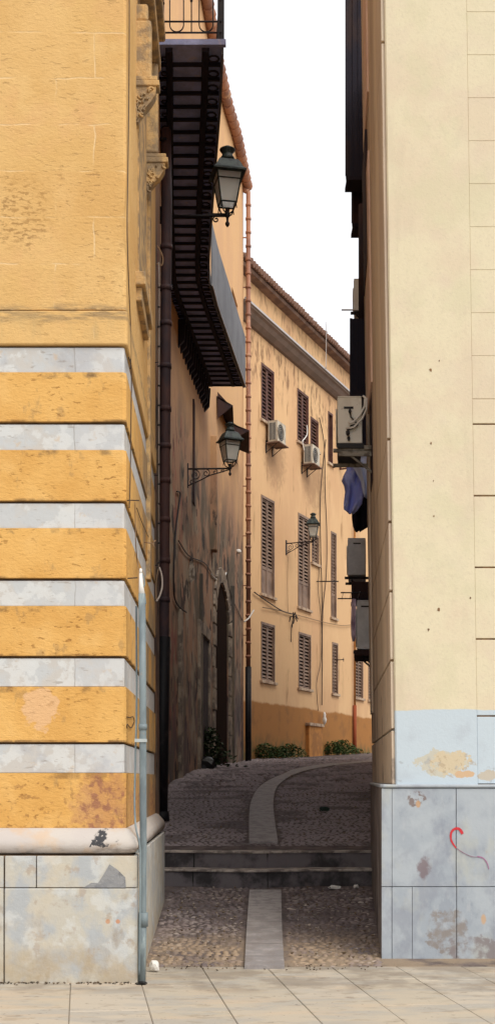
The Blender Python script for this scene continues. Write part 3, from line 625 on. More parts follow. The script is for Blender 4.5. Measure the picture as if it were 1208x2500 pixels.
# ------------------------------------------------------------------ second left building (curved orange one)
b2 = thing('curved_orange_building', 'tall stained orange building curving away on the left behind the striped palazzo', 'building', loc=(-1.5, 25, 1.4))
ys = [13.95+i*.4 for i in range(65) if 13.95+i*.4 < 39.7]+[39.7]
ZTOP = 20.75
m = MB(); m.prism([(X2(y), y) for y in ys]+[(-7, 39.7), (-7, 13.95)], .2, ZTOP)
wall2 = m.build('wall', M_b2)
def on2(px):   # depth at which the second building's wall is met
    y = 25.5
    while y < 39.6 and X2(y)/y*F+CX < px: y += .02
    return y
def arch_cutter(y0, y1, z0, z1, dep, mt=M_dark):
    # arch prism along the wall; axis roughly +X
    n = 10; pr = [(y0, z0), (y1, z0)]; zc = z1-(y1-y0)/2
    pr += [((y0+y1)/2+(y1-y0)/2*math.cos(math.pi*k/n), zc+(y1-y0)/2*math.sin(math.pi*k/n)*1.0) for k in range(n+1)]
    c = MB(); xs = (X2((y0+y1)/2)-dep, X2((y0+y1)/2)+1.2); N = len(pr)
    c.add([(xs[0], y, z) for y, z in pr]+[(xs[1], y, z) for y, z in pr], [tuple(range(N)), tuple(range(N, 2*N))[::-1]]+[(i, (i+1) % N, N+(i+1) % N, N+i) for i in range(N)])
    return c.build('cutter', mt)
ya, yb = on2(522), on2(560)
zd1 = EYE+(HY-1425)/F*(ya+yb)/2
cut(wall2, arch_cutter(ya+.15, yb-.2, .5, zd1, .55))
yc, yd = on2(566), on2(580)
cb_ = MB(); cb_.box(X2(yc)-.4, X2(yc)+1.5, yc, yd, EYE+(HY-785)/F*yc, EYE+(HY-700)/F*yc); cut(wall2, cb_.build('cutter', M_dark))
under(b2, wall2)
m = MB(); m.add([(X2(y)+d, y, z) for z in (.5, zd1+.1) for y in (ya+.1, yb-.1) for d in (-.6, -.04)], [(0, 2, 3, 1), (4, 5, 7, 6), (0, 1, 5, 4), (2, 6, 7, 3), (0, 4, 6, 2), (1, 3, 7, 5)]); under(b2, m.build('door', mat('dark door wood', (.035, .025, .022), rough=1, spec=0)))
m = MB(); m.box(X2(yc)-.38, X2(yc)-.3, yc-.1, yd+.1, EYE+(HY-790)/F*yc, EYE+(HY-690)/F*yc); under(b2, m.build('window', M_dark))
# stone surround of arch, pilaster-like ribs in the dark wall
for (px, wdt, pt) in [(487, .16, 1400), (563, .3, 1430)]:
    y = on2(px); zt = EYE+(HY-pt)/F*y; m = MB()
    m.add([(X2(y)+d, y+s_*wdt, z) for z in (.8, zt) for s_ in (0, 1) for d in (-.1, .05+.03*(px % 3))], [(0, 2, 3, 1), (4, 5, 7, 6), (0, 1, 5, 4), (2, 6, 7, 3), (0, 4, 6, 2), (1, 3, 7, 5)])
    under(b2, m.build('stone_rib', mat('grey brown bare stone', (.20, .16, .12), [dict(c=(.09, .08, .07), s=1.5, st=(1, 1, .5), lo=.4, hi=.62)], bump=.8, bscale=9)))
# dark tall windows of the second building seen edge on
for (px, z0, z1, dy) in [(470, 8.0, 10.4, .5)]:
    y = on2(px); m = MB(); m.box(X2(y)-.02, X2(y)+.04, y, y+dy, z0, z1); under(b2, m.build('shutter', M_browndk))
M_sur = mat('grey brown door stone', (.33, .27, .21), [dict(c=(.16, .13, .11), s=2.2, lo=.42, hi=.58), dict(c=(.42, .36, .28), s=5, lo=.55, hi=.65, amt=.6)], bump=.8, bscale=9)
def slabw(mb, ya_, yb_, z0, z1, d0, d1):
    vs = [(X2(y)+d, y, z) for z in (z0, z1) for y in (ya_, yb_) for d in (d0, d1)]
    mb.add(vs, [(0, 2, 3, 1), (4, 5, 7, 6), (0, 1, 5, 4), (2, 6, 7, 3), (0, 4, 6, 2), (1, 3, 7, 5)])
A0, A1 = ya+.15, yb-.2; zcn = zd1-(A1-A0)/2
for k in range(7):
    for (u0, u1) in ((A0-.42, A0-.01), (A1+.01, A1+.42)):
        m = MB(); z0 = 1.7+k*(zcn-1.7)/7; jt = random.uniform(-.06, .06); slabw(m, u0-(jt if u0 < A0 else 0), u1+(jt if u0 > A0 else 0), z0+.01, z0+(zcn-1.7)/7-.01, -.05, .05+random.uniform(-.015, .015)); under(b2, m.build('door_jamb_stone', M_sur, bevel=.015))
for k in range(11):
    a0 = math.pi*k/11+.02; a1 = math.pi*(k+1)/11-.02; yc_ = (A0+A1)/2; r0 = (A1-A0)/2+.01; r1 = r0+.42; m = MB()
    pr = [(yc_+math.cos(a)*q, zcn+math.sin(a)*q) for a, q in ((a0, r0), (a0, r1), (a1, r1), (a1, r0))]
    m.add([(X2(y)-.05, y, z) for y, z in pr]+[(X2(y)+.06, y, z) for y, z in pr], [(0, 1, 2, 3), (7, 6, 5, 4), (0, 4, 5, 1), (1, 5, 6, 2), (2, 6, 7, 3), (3, 7, 4, 0)]); under(b2, m.build('arch_stone', M_sur, bevel=.015))
yp, yq = on2(486), on2(507); zq = EYE+(HY-1545)/F*yp
m = MB(); slabw(m, yp, yq, 1.4, zq, -.05, .012); under(b2, m.build('side_door', mat('purple brown door', (.05, .03, .032), [dict(c=(.02, .015, .018), s=4, lo=.4, hi=.6)])))
m = MB(); slabw(m, yp-.3, yp, 1.4, zq+.3, -.05, .06); slabw(m, yq, yq+.3, 1.4, zq+.3, -.05, .055); slabw(m, yp+.001, yq-.001, zq, zq+.3, -.05, .07); under(b2, m.build('door_surround', M_sur, bevel=.015))
yp = on2(436); m = MB(); slabw(m, yp-.1, yp+.25, .8, 5.2, -.05, .07); under(b2, m.build('pilaster', M_sur, bevel=.02))
# white plaster patches / plates
for (px, py, pw, ph) in [(463, 1400, 16, 55)]:
    y = on2(px); m = MB(); a = P(px-pw/2, py+ph/2, y); b_ = P(px+pw/2, py-ph/2, y)
    n = 9; pts = [(math.cos(6.28*k/n)*(b_.x-a.x)/2*random.uniform(.8, 1.1), math.sin(6.28*k/n)*(b_.z-a.z)/2*random.uniform(.8, 1.1)) for k in range(n)]
    c0 = (a+b_)/2; m.add([(c0.x+u+.05, c0.y-.12, c0.z+v) for u, v in pts]+[(c0.x+u-.1, c0.y+.3, c0.z+v) for u, v in pts], [tuple(range(n)), tuple(range(n, 2*n))]+[(i, (i+1) % n, n+(i+1) % n, n+i) for i in range(n)])
    under(b2, m.build('plaster_patch', mat('pale plaster remnant', (.34, .29, .24), [dict(c=(.14, .11, .09), s=9, lo=.45, hi=.6)], bump=.5)))
# eaves gutter, curved along the roof edge, with collars
ge = [y for y in ys if y > 16]+[39.75]
gp = [Vector((X2(y)+.13, y, ZTOP-.02)) for y in ge]
m = MB(); m.tube(gp, .15, 10)
for p, q in zip(gp, gp[1:]): m.tube([p, p+(q-p)*.12], .175, 10)
under(b2, m.build('gutter', M_copper))
m = MB()
for y in [y for y in ys if y > 15]:
    m.box(X2(y)-.6, X2(y)+.1, y, y+.33, ZTOP+.002, ZTOP+.09)
under(b2, m.build('roof', M_tile))
m = MB(); m.prism([(X2(y)-.3, y) for y in ys]+[(-7, 39.6), (-7, 14)], ZTOP+.004, ZTOP+.08); under(b2, m.build('roof_slab', M_tile))
# window hoods past the balcony
def hood(p0, sx, sy, dz, name='window_hood'):
    m = MB(); x, y, z = p0
    vs = [(x-.3, y, z), (x+sx, y, z-dz), (x+sx, y+sy, z-dz), (x-.3, y+sy, z)]
    vs += [(a, b, c-.05) for a, b, c in vs]
    m.add(vs, [(0, 1, 2, 3), (7, 6, 5, 4), (0, 4, 5, 1), (1, 5, 6, 2), (2, 6, 7, 3), (3, 7, 4, 0)])
    m.add([(x, y, z-.05), (x+sx*.9, y, z-dz-.04), (x, y, z-dz-.35), (x, y+.04, z-.05), (x+sx*.9, y+.04, z-dz-.04), (x, y+.04, z-dz-.35)], [(0, 1, 2), (5, 4, 3), (0, 3, 4, 1), (1, 4, 5, 2), (2, 5, 3, 0)])
    return under(b2, m.build(name, M_browndk))
y = on2(528); hood(P(531, 952, y), .42, 2.4, .42)
y = on2(553); hood(P(556, 1020, y), .62, 2.4, .36)
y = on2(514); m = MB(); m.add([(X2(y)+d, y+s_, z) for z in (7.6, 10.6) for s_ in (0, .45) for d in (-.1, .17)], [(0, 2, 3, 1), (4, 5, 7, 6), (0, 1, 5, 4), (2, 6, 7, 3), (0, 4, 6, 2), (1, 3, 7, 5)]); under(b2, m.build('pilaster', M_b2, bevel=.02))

# downpipes
dp = thing('downpipe', 'tall reddish segmented downpipe with black foot at the far end of the orange building', 'pipe', 'rain downpipes', loc=(.03, 39.55, 2.1))
px0 = (606-CX)/F*39.55
z_b = EYE+(HY-1628)/F*39.55; z_t = EYE+(HY-468)/F*39.55
m = MB(); m.tube([(px0, 39.55, z_b), (px0, 39.55, z_t)], .072, 12); under(dp, m.build('pipe', M_copper))
for k in range(34):
    z = z_b+.3+k*.44; m = MB()
    if z < z_t: m.tube([(px0, 39.55, z), (px0, 39.55, z+.07)], .092, 12); under(dp, m.build('collar', M_copper))
for k in range(9):
    z = z_b+1+k*1.6; m = MB()
    if z < z_t: m.box(-.25, px0, 39.53, 39.57, z, z+.03); under(dp, m.build('bracket', M_copper))
m = MB(); m.tube([(X2(39.5)-.15, 39.55, ZTOP-.05), (X2(39.5)+.1, 39.55, ZTOP-.25), (px0, 39.55, z_t)], .08, 10)
under(dp, m.build('top_elbow', M_copper))
m = MB(); m.tube([(px0, 39.55, 2.0), (px0, 39.55, z_b)], .098, 12); under(dp, m.build('foot', M_black))
dq = thing('downpipe.001', 'fat dark downpipe with black lower sleeve just behind the striped palazzo', 'pipe', 'rain downpipes', loc=(-1.25, 18.3, .96))
pt = P(407, 500, 18.1); pm = P(400, 1555, 18.1); pb = P(393, 2002, 18.1)
m = MB(); m.tube([pb+(pm-pb)*.95, pm, pt, Vector((pt.x-.02, pt.y+.1, 11.2))], .078, 12); under(dq, m.build('pipe', M_pipe_dk))
for py in (610, 710, 796, 900, 1005, 1095, 1180, 1275, 1375, 1470):
    p = P(407-(py-500)/1055*7, py, 18.1); m = MB(); m.tube([p, p+Vector((0, 0, .07))], .09, 12); under(dq, m.build('collar', M_pipe_dk))
m = MB(); m.tube([pb, pm], .098, 12); m.tube([pb+Vector((.03, -.03, -.02)), pb+Vector((.02, -.02, .12))], .1, 12); under(dq, m.build('foot', M_black))
for z in (3.6, 6.2, 8.8, 11): m = MB(); m.box(-1.5, pt.x, 18.08, 18.12, z, z+.03); under(dq, m.build('bracket', M_iron))

# ------------------------------------------------------------------ long iron balcony
bal = thing('long_balcony', 'long dark iron balcony seen from below along the curved orange building', 'balcony', loc=(-1.2, 23, 11.4))
OUT = [(16.6, -.34), (17.9, -.40), (21.1, -.605), (23.2, -.73), (24.3, -.76), (25.6, -.66), (30.8, -.10)]
def XO(Y): return lin(OUT, Y)
def XI(Y): return min(X2(Y), -1.0)+.0 if Y < 29 else X2(Y)
ZB = 11.47
bys = [16.6+i*.355 for i in range(41)]
m = MB(); vs = []
for y in bys: vs += [(XI(y)-.05, y, ZB), (XO(y), y, ZB), (XO(y), y, ZB+.09), (XI(y)-.05, y, ZB+.09)]
n = len(bys); m.add(vs, [(4*i+a, 4*i+(a+1) % 4, 4*i+4+(a+1) % 4, 4*i+4+a) for i in range(n-1) for a in range(4)]+[(0, 1, 2, 3), tuple(4*n-4+a for a in range(4))])
under(bal, m.build('slab', M_slab))
for y in bys[1:]:
    m = MB(); m.box(XI(y)-.03, XO(y)-.02, y-.022, y+.022, ZB-.045, ZB-.003); under(bal, m.build('joist', M_joist))
for fr in (.17, .74):
    m = MB(); vs = []
    for y in bys:
        x = XI(y)+(XO(y)-XI(y))*fr; vs += [(x-.04, y, ZB-.06), (x+.04, y, ZB-.06), (x+.05, y, ZB-.002), (x-.05, y, ZB-.002)]
    m.add(vs, [(4*i+a, 4*i+(a+1) % 4, 4*i+4+(a+1) % 4, 4*i+4+a) for i in range(n-1) for a in range(4)]+[(0, 1, 2, 3), tuple(4*n-4+a for a in range(4))])
    under(bal, m.build('beam', M_joist))
# small scrolled panels between joists (diagonal ironwork)
for y0, y1 in zip(bys, bys[1:]):
    for f0, f1 in ((.76, .98), (.02, .15)):
        xa = XI(y0)+(XO(y0)-XI(y0))*f0; xb = XI(y1)+(XO(y1)-XI(y1))*f1; cx_ = (xa+xb)/2; cy_ = (y0+y1)/2; r_ = min(abs(xb-xa)*.42, .12)
        m = MB(); m.tube([(cx_+math.cos(a*.628)*r_, cy_+math.sin(a*.628)*r_, ZB-.05) for a in range(11)], .014, 5); under(bal, m.build('ring_ornament', M_joist))
for y in [yy for yy in bys if yy > 26]:
    m = MB(); xi = XI(y)
    m.add([(xi-.05, y-.06, ZB-.11), (xi+.16, y-.06, ZB-.11), (xi+.13, y-.06, ZB-.55), (xi-.05, y-.06, ZB-.75), (xi-.05, y+.06, ZB-.11), (xi+.16, y+.06, ZB-.11), (xi+.13, y+.06, ZB-.55), (xi-.05, y+.06, ZB-.75)], [(0, 1, 2, 3), (7, 6, 5, 4), (0, 4, 5, 1), (1, 5, 6, 2), (2, 6, 7, 3), (3, 7, 4, 0)])
    under(bal, m.build('bracket', M_joist))
# fascia
m = MB(); vs = []
for y in bys: vs += [(XO(y)-.01, y, ZB-.09), (XO(y)+.02, y, ZB-.09), (XO(y)+.02, y, ZB+.12), (XO(y)-.01, y, ZB+.12)]
m.add(vs, [(4*i+a, 4*i+(a+1) % 4, 4*i+4+(a+1) % 4, 4*i+4+a) for i in range(n-1) for a in range(4)]+[(0, 1, 2, 3), tuple(4*n-4+a for a in range(4))])
under(bal, m.build('fascia', M_greypan))
m = MB(); m.box(XI(16.6)-.03, XO(16.6)+.05, 16.53, 16.6, ZB+.0, ZB+.075); under(bal, m.build('end_fascia', M_slab))
# grey sheet parapet on the far half
pys = [y for y in bys if y > 24.1]; m = MB(); vs = []
for y in pys: vs += [(XO(y)+.025, y, ZB-.07), (XO(y)+.05, y, ZB-.07), (XO(y)+.05, y, ZB+1.18), (XO(y)+.025, y, ZB+1.18)]
k = len(pys); m.add(vs, [(4*i+a, 4*i+(a+1) % 4, 4*i+4+(a+1) % 4, 4*i+4+a) for i in range(k-1) for a in range(4)]+[(0, 1, 2, 3), tuple(4*k-4+a for a in range(4))])
under(bal, m.build('parapet_sheet', M_greypan))
m = MB(); m.tube([(XO(y)+.055, y, ZB-.07) for y in pys], .016, 6); under(bal, m.build('edge_strip', M_edge))
# near iron railing: end panel faces us
m = MB(); rl = []
x0, x1 = XI(16.6)+.05, XO(16.6)-.02
def rail_panel(a, b, mb, mb2, npan):
    a = Vector(a); b = Vector(b); d = b-a; L = d.length; u = d/L
    for h in (.13, .28, 1.0): mb.tube([a+Vector((0, 0, h)), b+Vector((0, 0, h))], .012 if h != 1.0 else .022, 6)
    for i in range(npan):
        s0 = (i+.12)/npan*L; s1 = (i+.88)/npan*L; r_ = (s1-s0)/2*.62; cxs = (s0+s1)/2
        for c_ in (s0+r_*.2, ):
            pts = [a+u*(cxs-r_)+Vector((0, 0, 1.0))]+[a+u*(cxs-r_*math.cos(t*math.pi/8))+Vector((0, 0, .14+r_-r_*math.sin(t*math.pi/8))) for t in range(9)]+[a+u*(cxs+r_)+Vector((0, 0, 1.0))]
            mb.tube(pts, .009, 6)
        s_ = (i+1)/npan*L
        if i < npan-1: mb.tube([a+u*s_+Vector((0, 0, .13)), a+u*s_+Vector((0, 0, 1))], .009, 6)
        # palmette
        for sgn in (-1, 1):
            for q in (1, 2):
                c0 = a+u*s_+Vector((0, 0, .60)); mb2.tube([c0+u*(sgn*.02*q*math.sin(t*.5)*2)+Vector((0, 0, t*.02/q)) for t in range(6)], .009, 5)
        c0 = a+u*s_+Vector((0, 0, .53)); mb2.lathe([(.004, 0), (.022, .03), (.008, .06), (.02, .09), (.004, .12)], 8, c0)
orn = MB()
rail_panel((x0, 16.63, ZB+.09), (x1, 16.63, ZB+.09), m, orn, 2)
rp = [y for y in bys if y < 24.4][::3]
for ya_, yb_ in zip(rp, rp[1:]): rail_panel((XO(ya_)-.02, ya_, ZB+.09), (XO(yb_)-.02, yb_, ZB+.09), m, orn, 3)
under(bal, m.build('railing', M_iron)); under(bal, orn.build('railing_ornament', M_iron))
m = MB(); m.box(x1-.045, x1+.045, 16.62, 16.7, ZB+.09, ZB+1.15); under(bal, m.build('post', M_iron))
m = MB(); m.box(x0-.1, x0+.02, 16.62, 16.75, ZB+.09, ZB+1.4); m.lathe([(.09, 0), (.05, .08), (.08, .2), (.04, .3)], 10, (x0-.05, 16.6, ZB+.6)); under(bal, m.build('wall_post', M_browndk))

# ------------------------------------------------------------------ far ochre building with shutters
U = Vector((.432, 1, 0)).normalized(); NN = Vector((U.y, -U.x, 0))
O3 = Vector((X3(40.6), 40.6, 0))
def W3(s, d, z): return O3+U*s+NN*d+Vector((0, 0, z))
def s3(px):
    k_ = (px-CX)/F; y = (k_*0+(-.14+.432*42))/(.432-k_); return (Vector((X3(y), y, 0))-O3).dot(U)
def y3(px): k_ = (px-CX)/F; return (-.14+.432*42)/(.432-k_)
def z3(px, py): return EYE+(HY-py)/F*y3(px)
b3 = thing('shuttered_building', 'yellow ochre building with brown louvred shutters closing the end of the alley', 'building', loc=tuple(W3(5, 0, 2.3)))
def wbox(mb, s0, s1, d0, d1, z0, z1, T=W3):
    vs = [T(s, d, z) for z in (z0, z1) for s in (s0, s1) for d in (d0, d1)]
    return mb.add(vs, [(0, 2, 3, 1), (4, 5, 7, 6), (0, 1, 5, 4), (2, 6, 7, 3), (0, 4, 6, 2), (1, 3, 7, 5)])
ZR3 = z3(614, 672)
m = MB(); wbox(m, 0, 26, -6, 0, .5, ZR3); wall3 = m.build('wall', M_b3)
WN = []  # (px0, px1, top, bottom, kind)
for d in [(637, 668, 884, 1022, 'A'), (725, 752, 947, 1075, 'A'), (757, 776, 1016, 1090, 'A'), (800, 811, 1003, 1128, 'A'),
          (637, 669, 1207, 1448, 'B'), (727, 756, 1251, 1480, 'B'), (760, 777, 1300, 1372, 'B'), (807, 820, 1296, 1506, 'B'),
          (637, 670, 1517, 1660, 'C'), (728, 758, 1542, 1678, 'C'), (810, 824, 1567, 1692, 'C'), (866, 885, 1588, 1702, 'C'), (898, 915, 1602, 1708, 'C')]:
    WN.append(d)
cm = MB()
for (a, b_, t, bo, k_) in WN:
    s0, s1 = s3(a), s3(b_); z1, z0 = z3(a, t), z3(a, bo); wbox(cm, s0, s1, -.3, .5, z0, z1)
for (a, b_, t, bo) in [(866, 885, 1300, 1490), (898, 915, 1320, 1490), (866, 885, 1060, 1200)]:
    pass
cut(wall3, cm.build('cutter', M_dark)); under(b3, wall3)
def shutter(mb, s0, s1, z0, z1, d, mid=None, T=W3, gap=.13):
    wd = s1-s0; fr = min(.07, wd*.14)
    wbox(mb, s0, s0+fr, d, d+.05, z0, z1, T); wbox(mb, s1-fr, s1, d, d+.05, z0, z1, T)
    zs_ = [z0, z1] if mid is None else [z0, mid, z1]
    for z in (zs_ if mid is None else zs_): wbox(mb, s0+fr, s1-fr, d+.002, d+.048, max(z0, z-.05), min(z1, z+.06), T)
    za = z0 if mid is None else mid
    if mid is not None: wbox(mb, s0+fr, s1-fr, d+.01, d+.03, z0+.06, mid-.05, T)
    z = za+.10
    while z < z1-.10:
        vs = [T(s, dd, zz_) for s in (s0+fr, s1-fr) for dd, zz_ in ((d+.045, z), (d+.05, z+.012), (d+.004, z+.085), (d, z+.072))]
        mb.add(vs, [(0, 1, 2, 3), (7, 6, 5, 4), (0, 4, 5, 1), (1, 5, 6, 2), (2, 6, 7, 3), (3, 7, 4, 0)])
        z += gap
for (a, b_, t, bo, k_) in WN:
    s0, s1 = s3(a), s3(b_); z1, z0 = z3(a, t), z3(a, bo); mt = M_shutA if k_ == 'A' else M_shut
    fr = MB(); e = .07
    wbox(fr, s0-.0, s0+e, -.16, .02, z0, z1); wbox(fr, s1-e, s1, -.16, .02, z0, z1); wbox(fr, s0+e, s1-e, -.16, .02, z1-e*1.3, z1)
    wf = under(b3, fr.build('window', mt))
    sc = (s0+s1)/2; mid = z0+(z1-z0)*.27 if (k_ == 'B' and z1-z0 > 2) else None
    wide = s1-s0 > .95
    if a == 800:
        pn = MB(); wbox(pn, s0+e, s1-e, -.22, -.2, z0, z1)
        p_ = pn.build('pane', M_dark); p_.parent = wf; p_.matrix_parent_inverse = wf.matrix_world.inverted() if False else Matrix.Translation(-b3.location)
        p_.matrix_parent_inverse = Matrix.Identity(4)
        # leaf standing open, square to the wall
        def Topen(s, d, z): return W3(s0+1.35+d, .02+s, z)
        lf = MB(); shutter(lf, 0, .62, z0, z1, 0, T=Topen); q = lf.build('shutter_leaf', mt); q.parent = wf
    else:
        for (p0, p1) in (((s0+e, sc-.01), (sc+.01, s1-e)) if wide or k_ != 'A' else ((s0+e, s1-e),)):
            lf = MB(); shutter(lf, p0, p1, z0+.02, z1-e*1.3, -.07, mid); q = lf.build('shutter_leaf', mt); q.parent = wf
        pn = MB(); wbox(pn, s0+e, s1-e, -.26, -.24, z0, z1); q = pn.build('backing', M_dark); q.parent = wf
    sl = MB(); wbox(sl, s0-.1, s1+.1, -.2, .09, z0-.10, z0-.002); q = sl.build('sill', M_sill, bevel=.01); q.parent = wf
# cornice
def swept(prof, s0, s1):
    mb = MB(); vs = [W3(s, d, z) for s in (s0, s1) for d, z in prof]; n = len(prof)
    mb.add(vs, [tuple(range(n)), tuple(range(n, 2*n))[::-1]]+[(i, (i+1) % n, n+(i+1) % n, n+i) for i in range(n)]); return mb
zc = z3(614, 770)
o = swept([(-.1, zc), (.42, zc-.04), (.42, zc-.12), (.34, zc-.17), (.25, zc-.30), (.10, zc-.42), (-.1, zc-.46)], 0, 26).build('cornice', M_cornice); under(b3, o)
m = MB(); wbox(m, 0, 26, .40, .47, zc-.05, zc+.02); under(b3, m.build('cornice_cap', M_edge))
m = MB(); s_ = .1
while s_ < 25:
    s_ += 1
# roof
zr3 = ZR3
ro = thing_dummy = None
o = swept([(-6, zr3+1.9), (-6, zr3+.02), (-.05, zr3-.01), (.40, zr3-.09), (.46, zr3-.05), (.46, zr3+.02)], -.1, 26.2).build('roof', M_soffit); under(b3, o)
m = MB(); s_ = 0; kk = 0
while s_ < 26:
    r_ = .1; base = W3(s_, .48, zr3-.03+random.uniform(-.02, .02)); top = W3(s_, -2.2, zr3-.02+.95+random.uniform(-.01, .01))
    m.tube([base, top], r_*random.uniform(.9, 1.1), 8); s_ += .22
o2 = m.build('roof_tiles', M_tile); o2.parent = o
o = swept([(-.05, zr3-.26), (.30, zr3-.22), (.34, zr3-.13), (-.05, zr3-.08)], 0, 26).build('eaves_board', M_soffit); under(b3, o)
# cabinet niche at the foot
a, b_ = s3(746), s3(779)
m = MB(); wbox(m, a, b_, -.1, .14, 2.0, z3(750, 1772)); under(b3, m.build('meter_cabinet', M_b3base, bevel=.01))
m = MB(); wbox(m, a-.06, b_+.05, -.1, .2, z3(750, 1772)+.002, z3(750, 1768)+.05); under(b3, m.build('cabinet_cap', M_sill))
m = MB(); p = W3(b_-.02, .22, z3(779, 1757)); m.lathe([(.02, -.2), (.07, -.1), (.09, 0), (.05, .1), (.06, .2), (.02, .3)], 8, p); under(b3, m.build('white_tap', M_white))
# slender downpipe on the far building
sp_ = s3(860); d3 = thing('downpipe.002', 'thin ochre downpipe with red foot on the shuttered building at far right', 'pipe', 'rain downpipes', loc=tuple(W3(sp_, .1, 2.8)))
m = MB(); m.tube([W3(sp_, .1, z3(860, 1722)), W3(sp_, .1, zc-.4)], .045, 8); under(d3, m.build('pipe', M_b3base))
m = MB(); m.tube([W3(sp_, .1, 2.4), W3(sp_, .1, z3(860, 1722))], .075, 8); under(d3, m.build('foot', mat('red brown iron', (.28, .07, .03))))

# cables on far building
def wire(name, pts, r_, mt, label, group='cables on the walls'):
    P2 = []
    for i in range(len(pts)-1):
        for t in range(6):
            t /= 6; p0 = Vector(pts[max(0, i-1)]); p1 = Vector(pts[i]); p2 = Vector(pts[i+1]); p3 = Vector(pts[min(len(pts)-1, i+2)])
            P2.append(.5*((2*p1)+(-p0+p2)*t+(2*p0-5*p1+4*p2-p3)*t*t+(-p0+3*p1-3*p2+p3)*t**3))
    P2.append(Vector(pts[-1])); m = MB(); m.tube(P2, r_, 6); return tag(m.build(name, mt), label, 'cable', group)
def w3p(px, py, d=.07): return W3(s3(px), d, z3(px, py))
wire('cable', [w3p(777, 1075, .3), w3p(778, 1200), w3p(778, 1330), w3p(781, 1440), w3p(782, 1560), w3p(781, 1722)], .022, M_cable, 'dark vertical cable from the second window unit down the ochre wall')
wire('cable', [w3p(775, 1020), w3p(787, 1090), w3p(789, 1200), w3p(793, 1300), w3p(792, 1400), w3p(783, 1500), w3p(782, 1640)], .020, M_cable, 'curving dark cable between second and third shutter columns joining its neighbour')
wire('cable', [w3p(776, 1380), w3p(772, 1440), w3p(780, 1520), w3p(779, 1610), w3p(768, 1670), w3p(772, 1735)], .014, M_cable, 'loose thin cable bulging left beside the main vertical cable low on the ochre wall')
wire('cable', [w3p(616, 1446), w3p(650, 1470), w3p(685, 1492), w3p(714, 1500)], .022, M_cable, 'dark cable slanting under the leftmost tall shutter to a junction knot')
wire('cable', [w3p(714, 1500), w3p(745, 1508), w3p(790, 1520), w3p(830, 1527), w3p(857, 1525)], .014, M_cable_p, 'thin pale brown cable sagging right from the junction knot')
wire('cable', [w3p(636, 1483), w3p(675, 1490), w3p(714, 1500)], .013, M_cable, 'short thin cable meeting the junction knot from below the tall shutter')
wire('cable', [w3p(765, 790, .5), w3p(766, 840, .5), w3p(765, 905, .5)], .016, M_edge, 'short pale cable crossing the grey cornice above second shutter column')
wire('cable', [w3p(698, 1360), w3p(697, 1420), w3p(698, 1495)], .012, M_cable_p, 'thin cable dropping from the farthest lantern bracket')
m = MB(); kp = w3p(708, 1505, .12)
for k in range(7):
    a_ = kp+Vector((random.uniform(-.12, .1), 0, random.uniform(-.25, .2))); m.tube([kp, a_, a_+Vector((random.uniform(-.1, .1), -.05, -.2))], .022, 5)
m.tube([kp+Vector((-.06, 0, -.3)), kp+Vector((-.08, 0, -.95))], .015, 5)
tag(m.build('cable_knot', M_iron), 'tangled dark cable junction hanging between the tall and low shutters', 'cable')
m = MB(); m.tube([w3p(772, 1420, .15), w3p(772, 1420, .15)+Vector((.72, -.0, .0))], .025, 6); m.tube([w3p(772, 1420, 0), w3p(772, 1420, .15)], .02, 6)
tag(m.build('clothes_bar', M_iron), 'short black horizontal bar between second and third shutter columns', 'bar')
m = MB(); pp = w3p(826, 1611, .1); m.tube([w3p(822, 1611, 0), w3p(822, 1611, .3)], .02, 6); m.tube([w3p(822, 1611, .28)+Vector((0, 0, -.08)), w3p(822, 1611, .28)+Vector((0, 0, .08))], .015, 6)
tag(m.build('wall_hook', M_iron), 'small iron hook beside the lower third shutter', 'hook')

M_ac_f = mat('dull cream enamel', (.50, .45, .36), [dict(c=(.34, .28, .21), s=5, lo=.45, hi=.62, amt=.8)], rough=.6)
# ------------------------------------------------------------------ air conditioners
def ac_unit(name, label, T, L=.8, D=.32, H=.56, body=M_ac, br=M_ac, pipes=True, wallgap=.12, group='outdoor air conditioning units'):
    """T(s along wall, d out of wall, z) -> world; origin = lower near corner of the casing at the wall"""
    r_ = thing(name, label, 'air conditioner', group, loc=tuple(T(0, 0, 0)))
    m = MB(); wbox(m, 0, L, wallgap, wallgap+D, 0, H, T); under(r_, m.build('casing', body, bevel=.012))
    m = MB(); wbox(m, .004, L-.004, wallgap+.004, wallgap+D-.004, H+.001, H+.02, T); under(r_, m.build('lid', body, bevel=.006))
    # fan on the front (outer) face
    m = MB(); c0 = (L*.38, H*.5); pts = [T(c0[0]+math.cos(k*.3927)*H*.40, wallgap+D+.004, c0[1]+math.sin(k*.3927)*H*.40) for k in range(16)]
    q = [T(c0[0]+math.cos(k*.3927)*H*.40, wallgap+D-.01, c0[1]+math.sin(k*.3927)*H*.40) for k in range(16)]
    m.add(pts+q, [tuple(range(16)), tuple(range(16, 32))]+[(i, (i+1) % 16, 16+(i+1) % 16, 16+i) for i in range(16)])
    fan = under(r_, m.build('fan', M_grille))
    m = MB()
    for rr in (.12, .22, .32, .41): m.tube([T(c0[0]+math.cos(k*.3927)*H*rr, wallgap+D+.012, c0[1]+math.sin(k*.3927)*H*rr) for k in range(17)], .005, 4)
    under(r_, m.build('fan_guard', body))
    return r_
def coil_grille(r_, T, D, H, g=.12):
    m = MB(); wbox(m, -.004, .0, g+.05, g+D-.05, .06, H-.06, T); under(r_, m.build('coil_grille', M_grille))
    m = MB()
    for k in range(6): wbox(m, -.012, -.005, g+.05+k*(D-.1)/5-.004, g+.05+k*(D-.1)/5+.004, .06, H-.06, T)
    under(r_, m.build('grille_bars', M_ac))
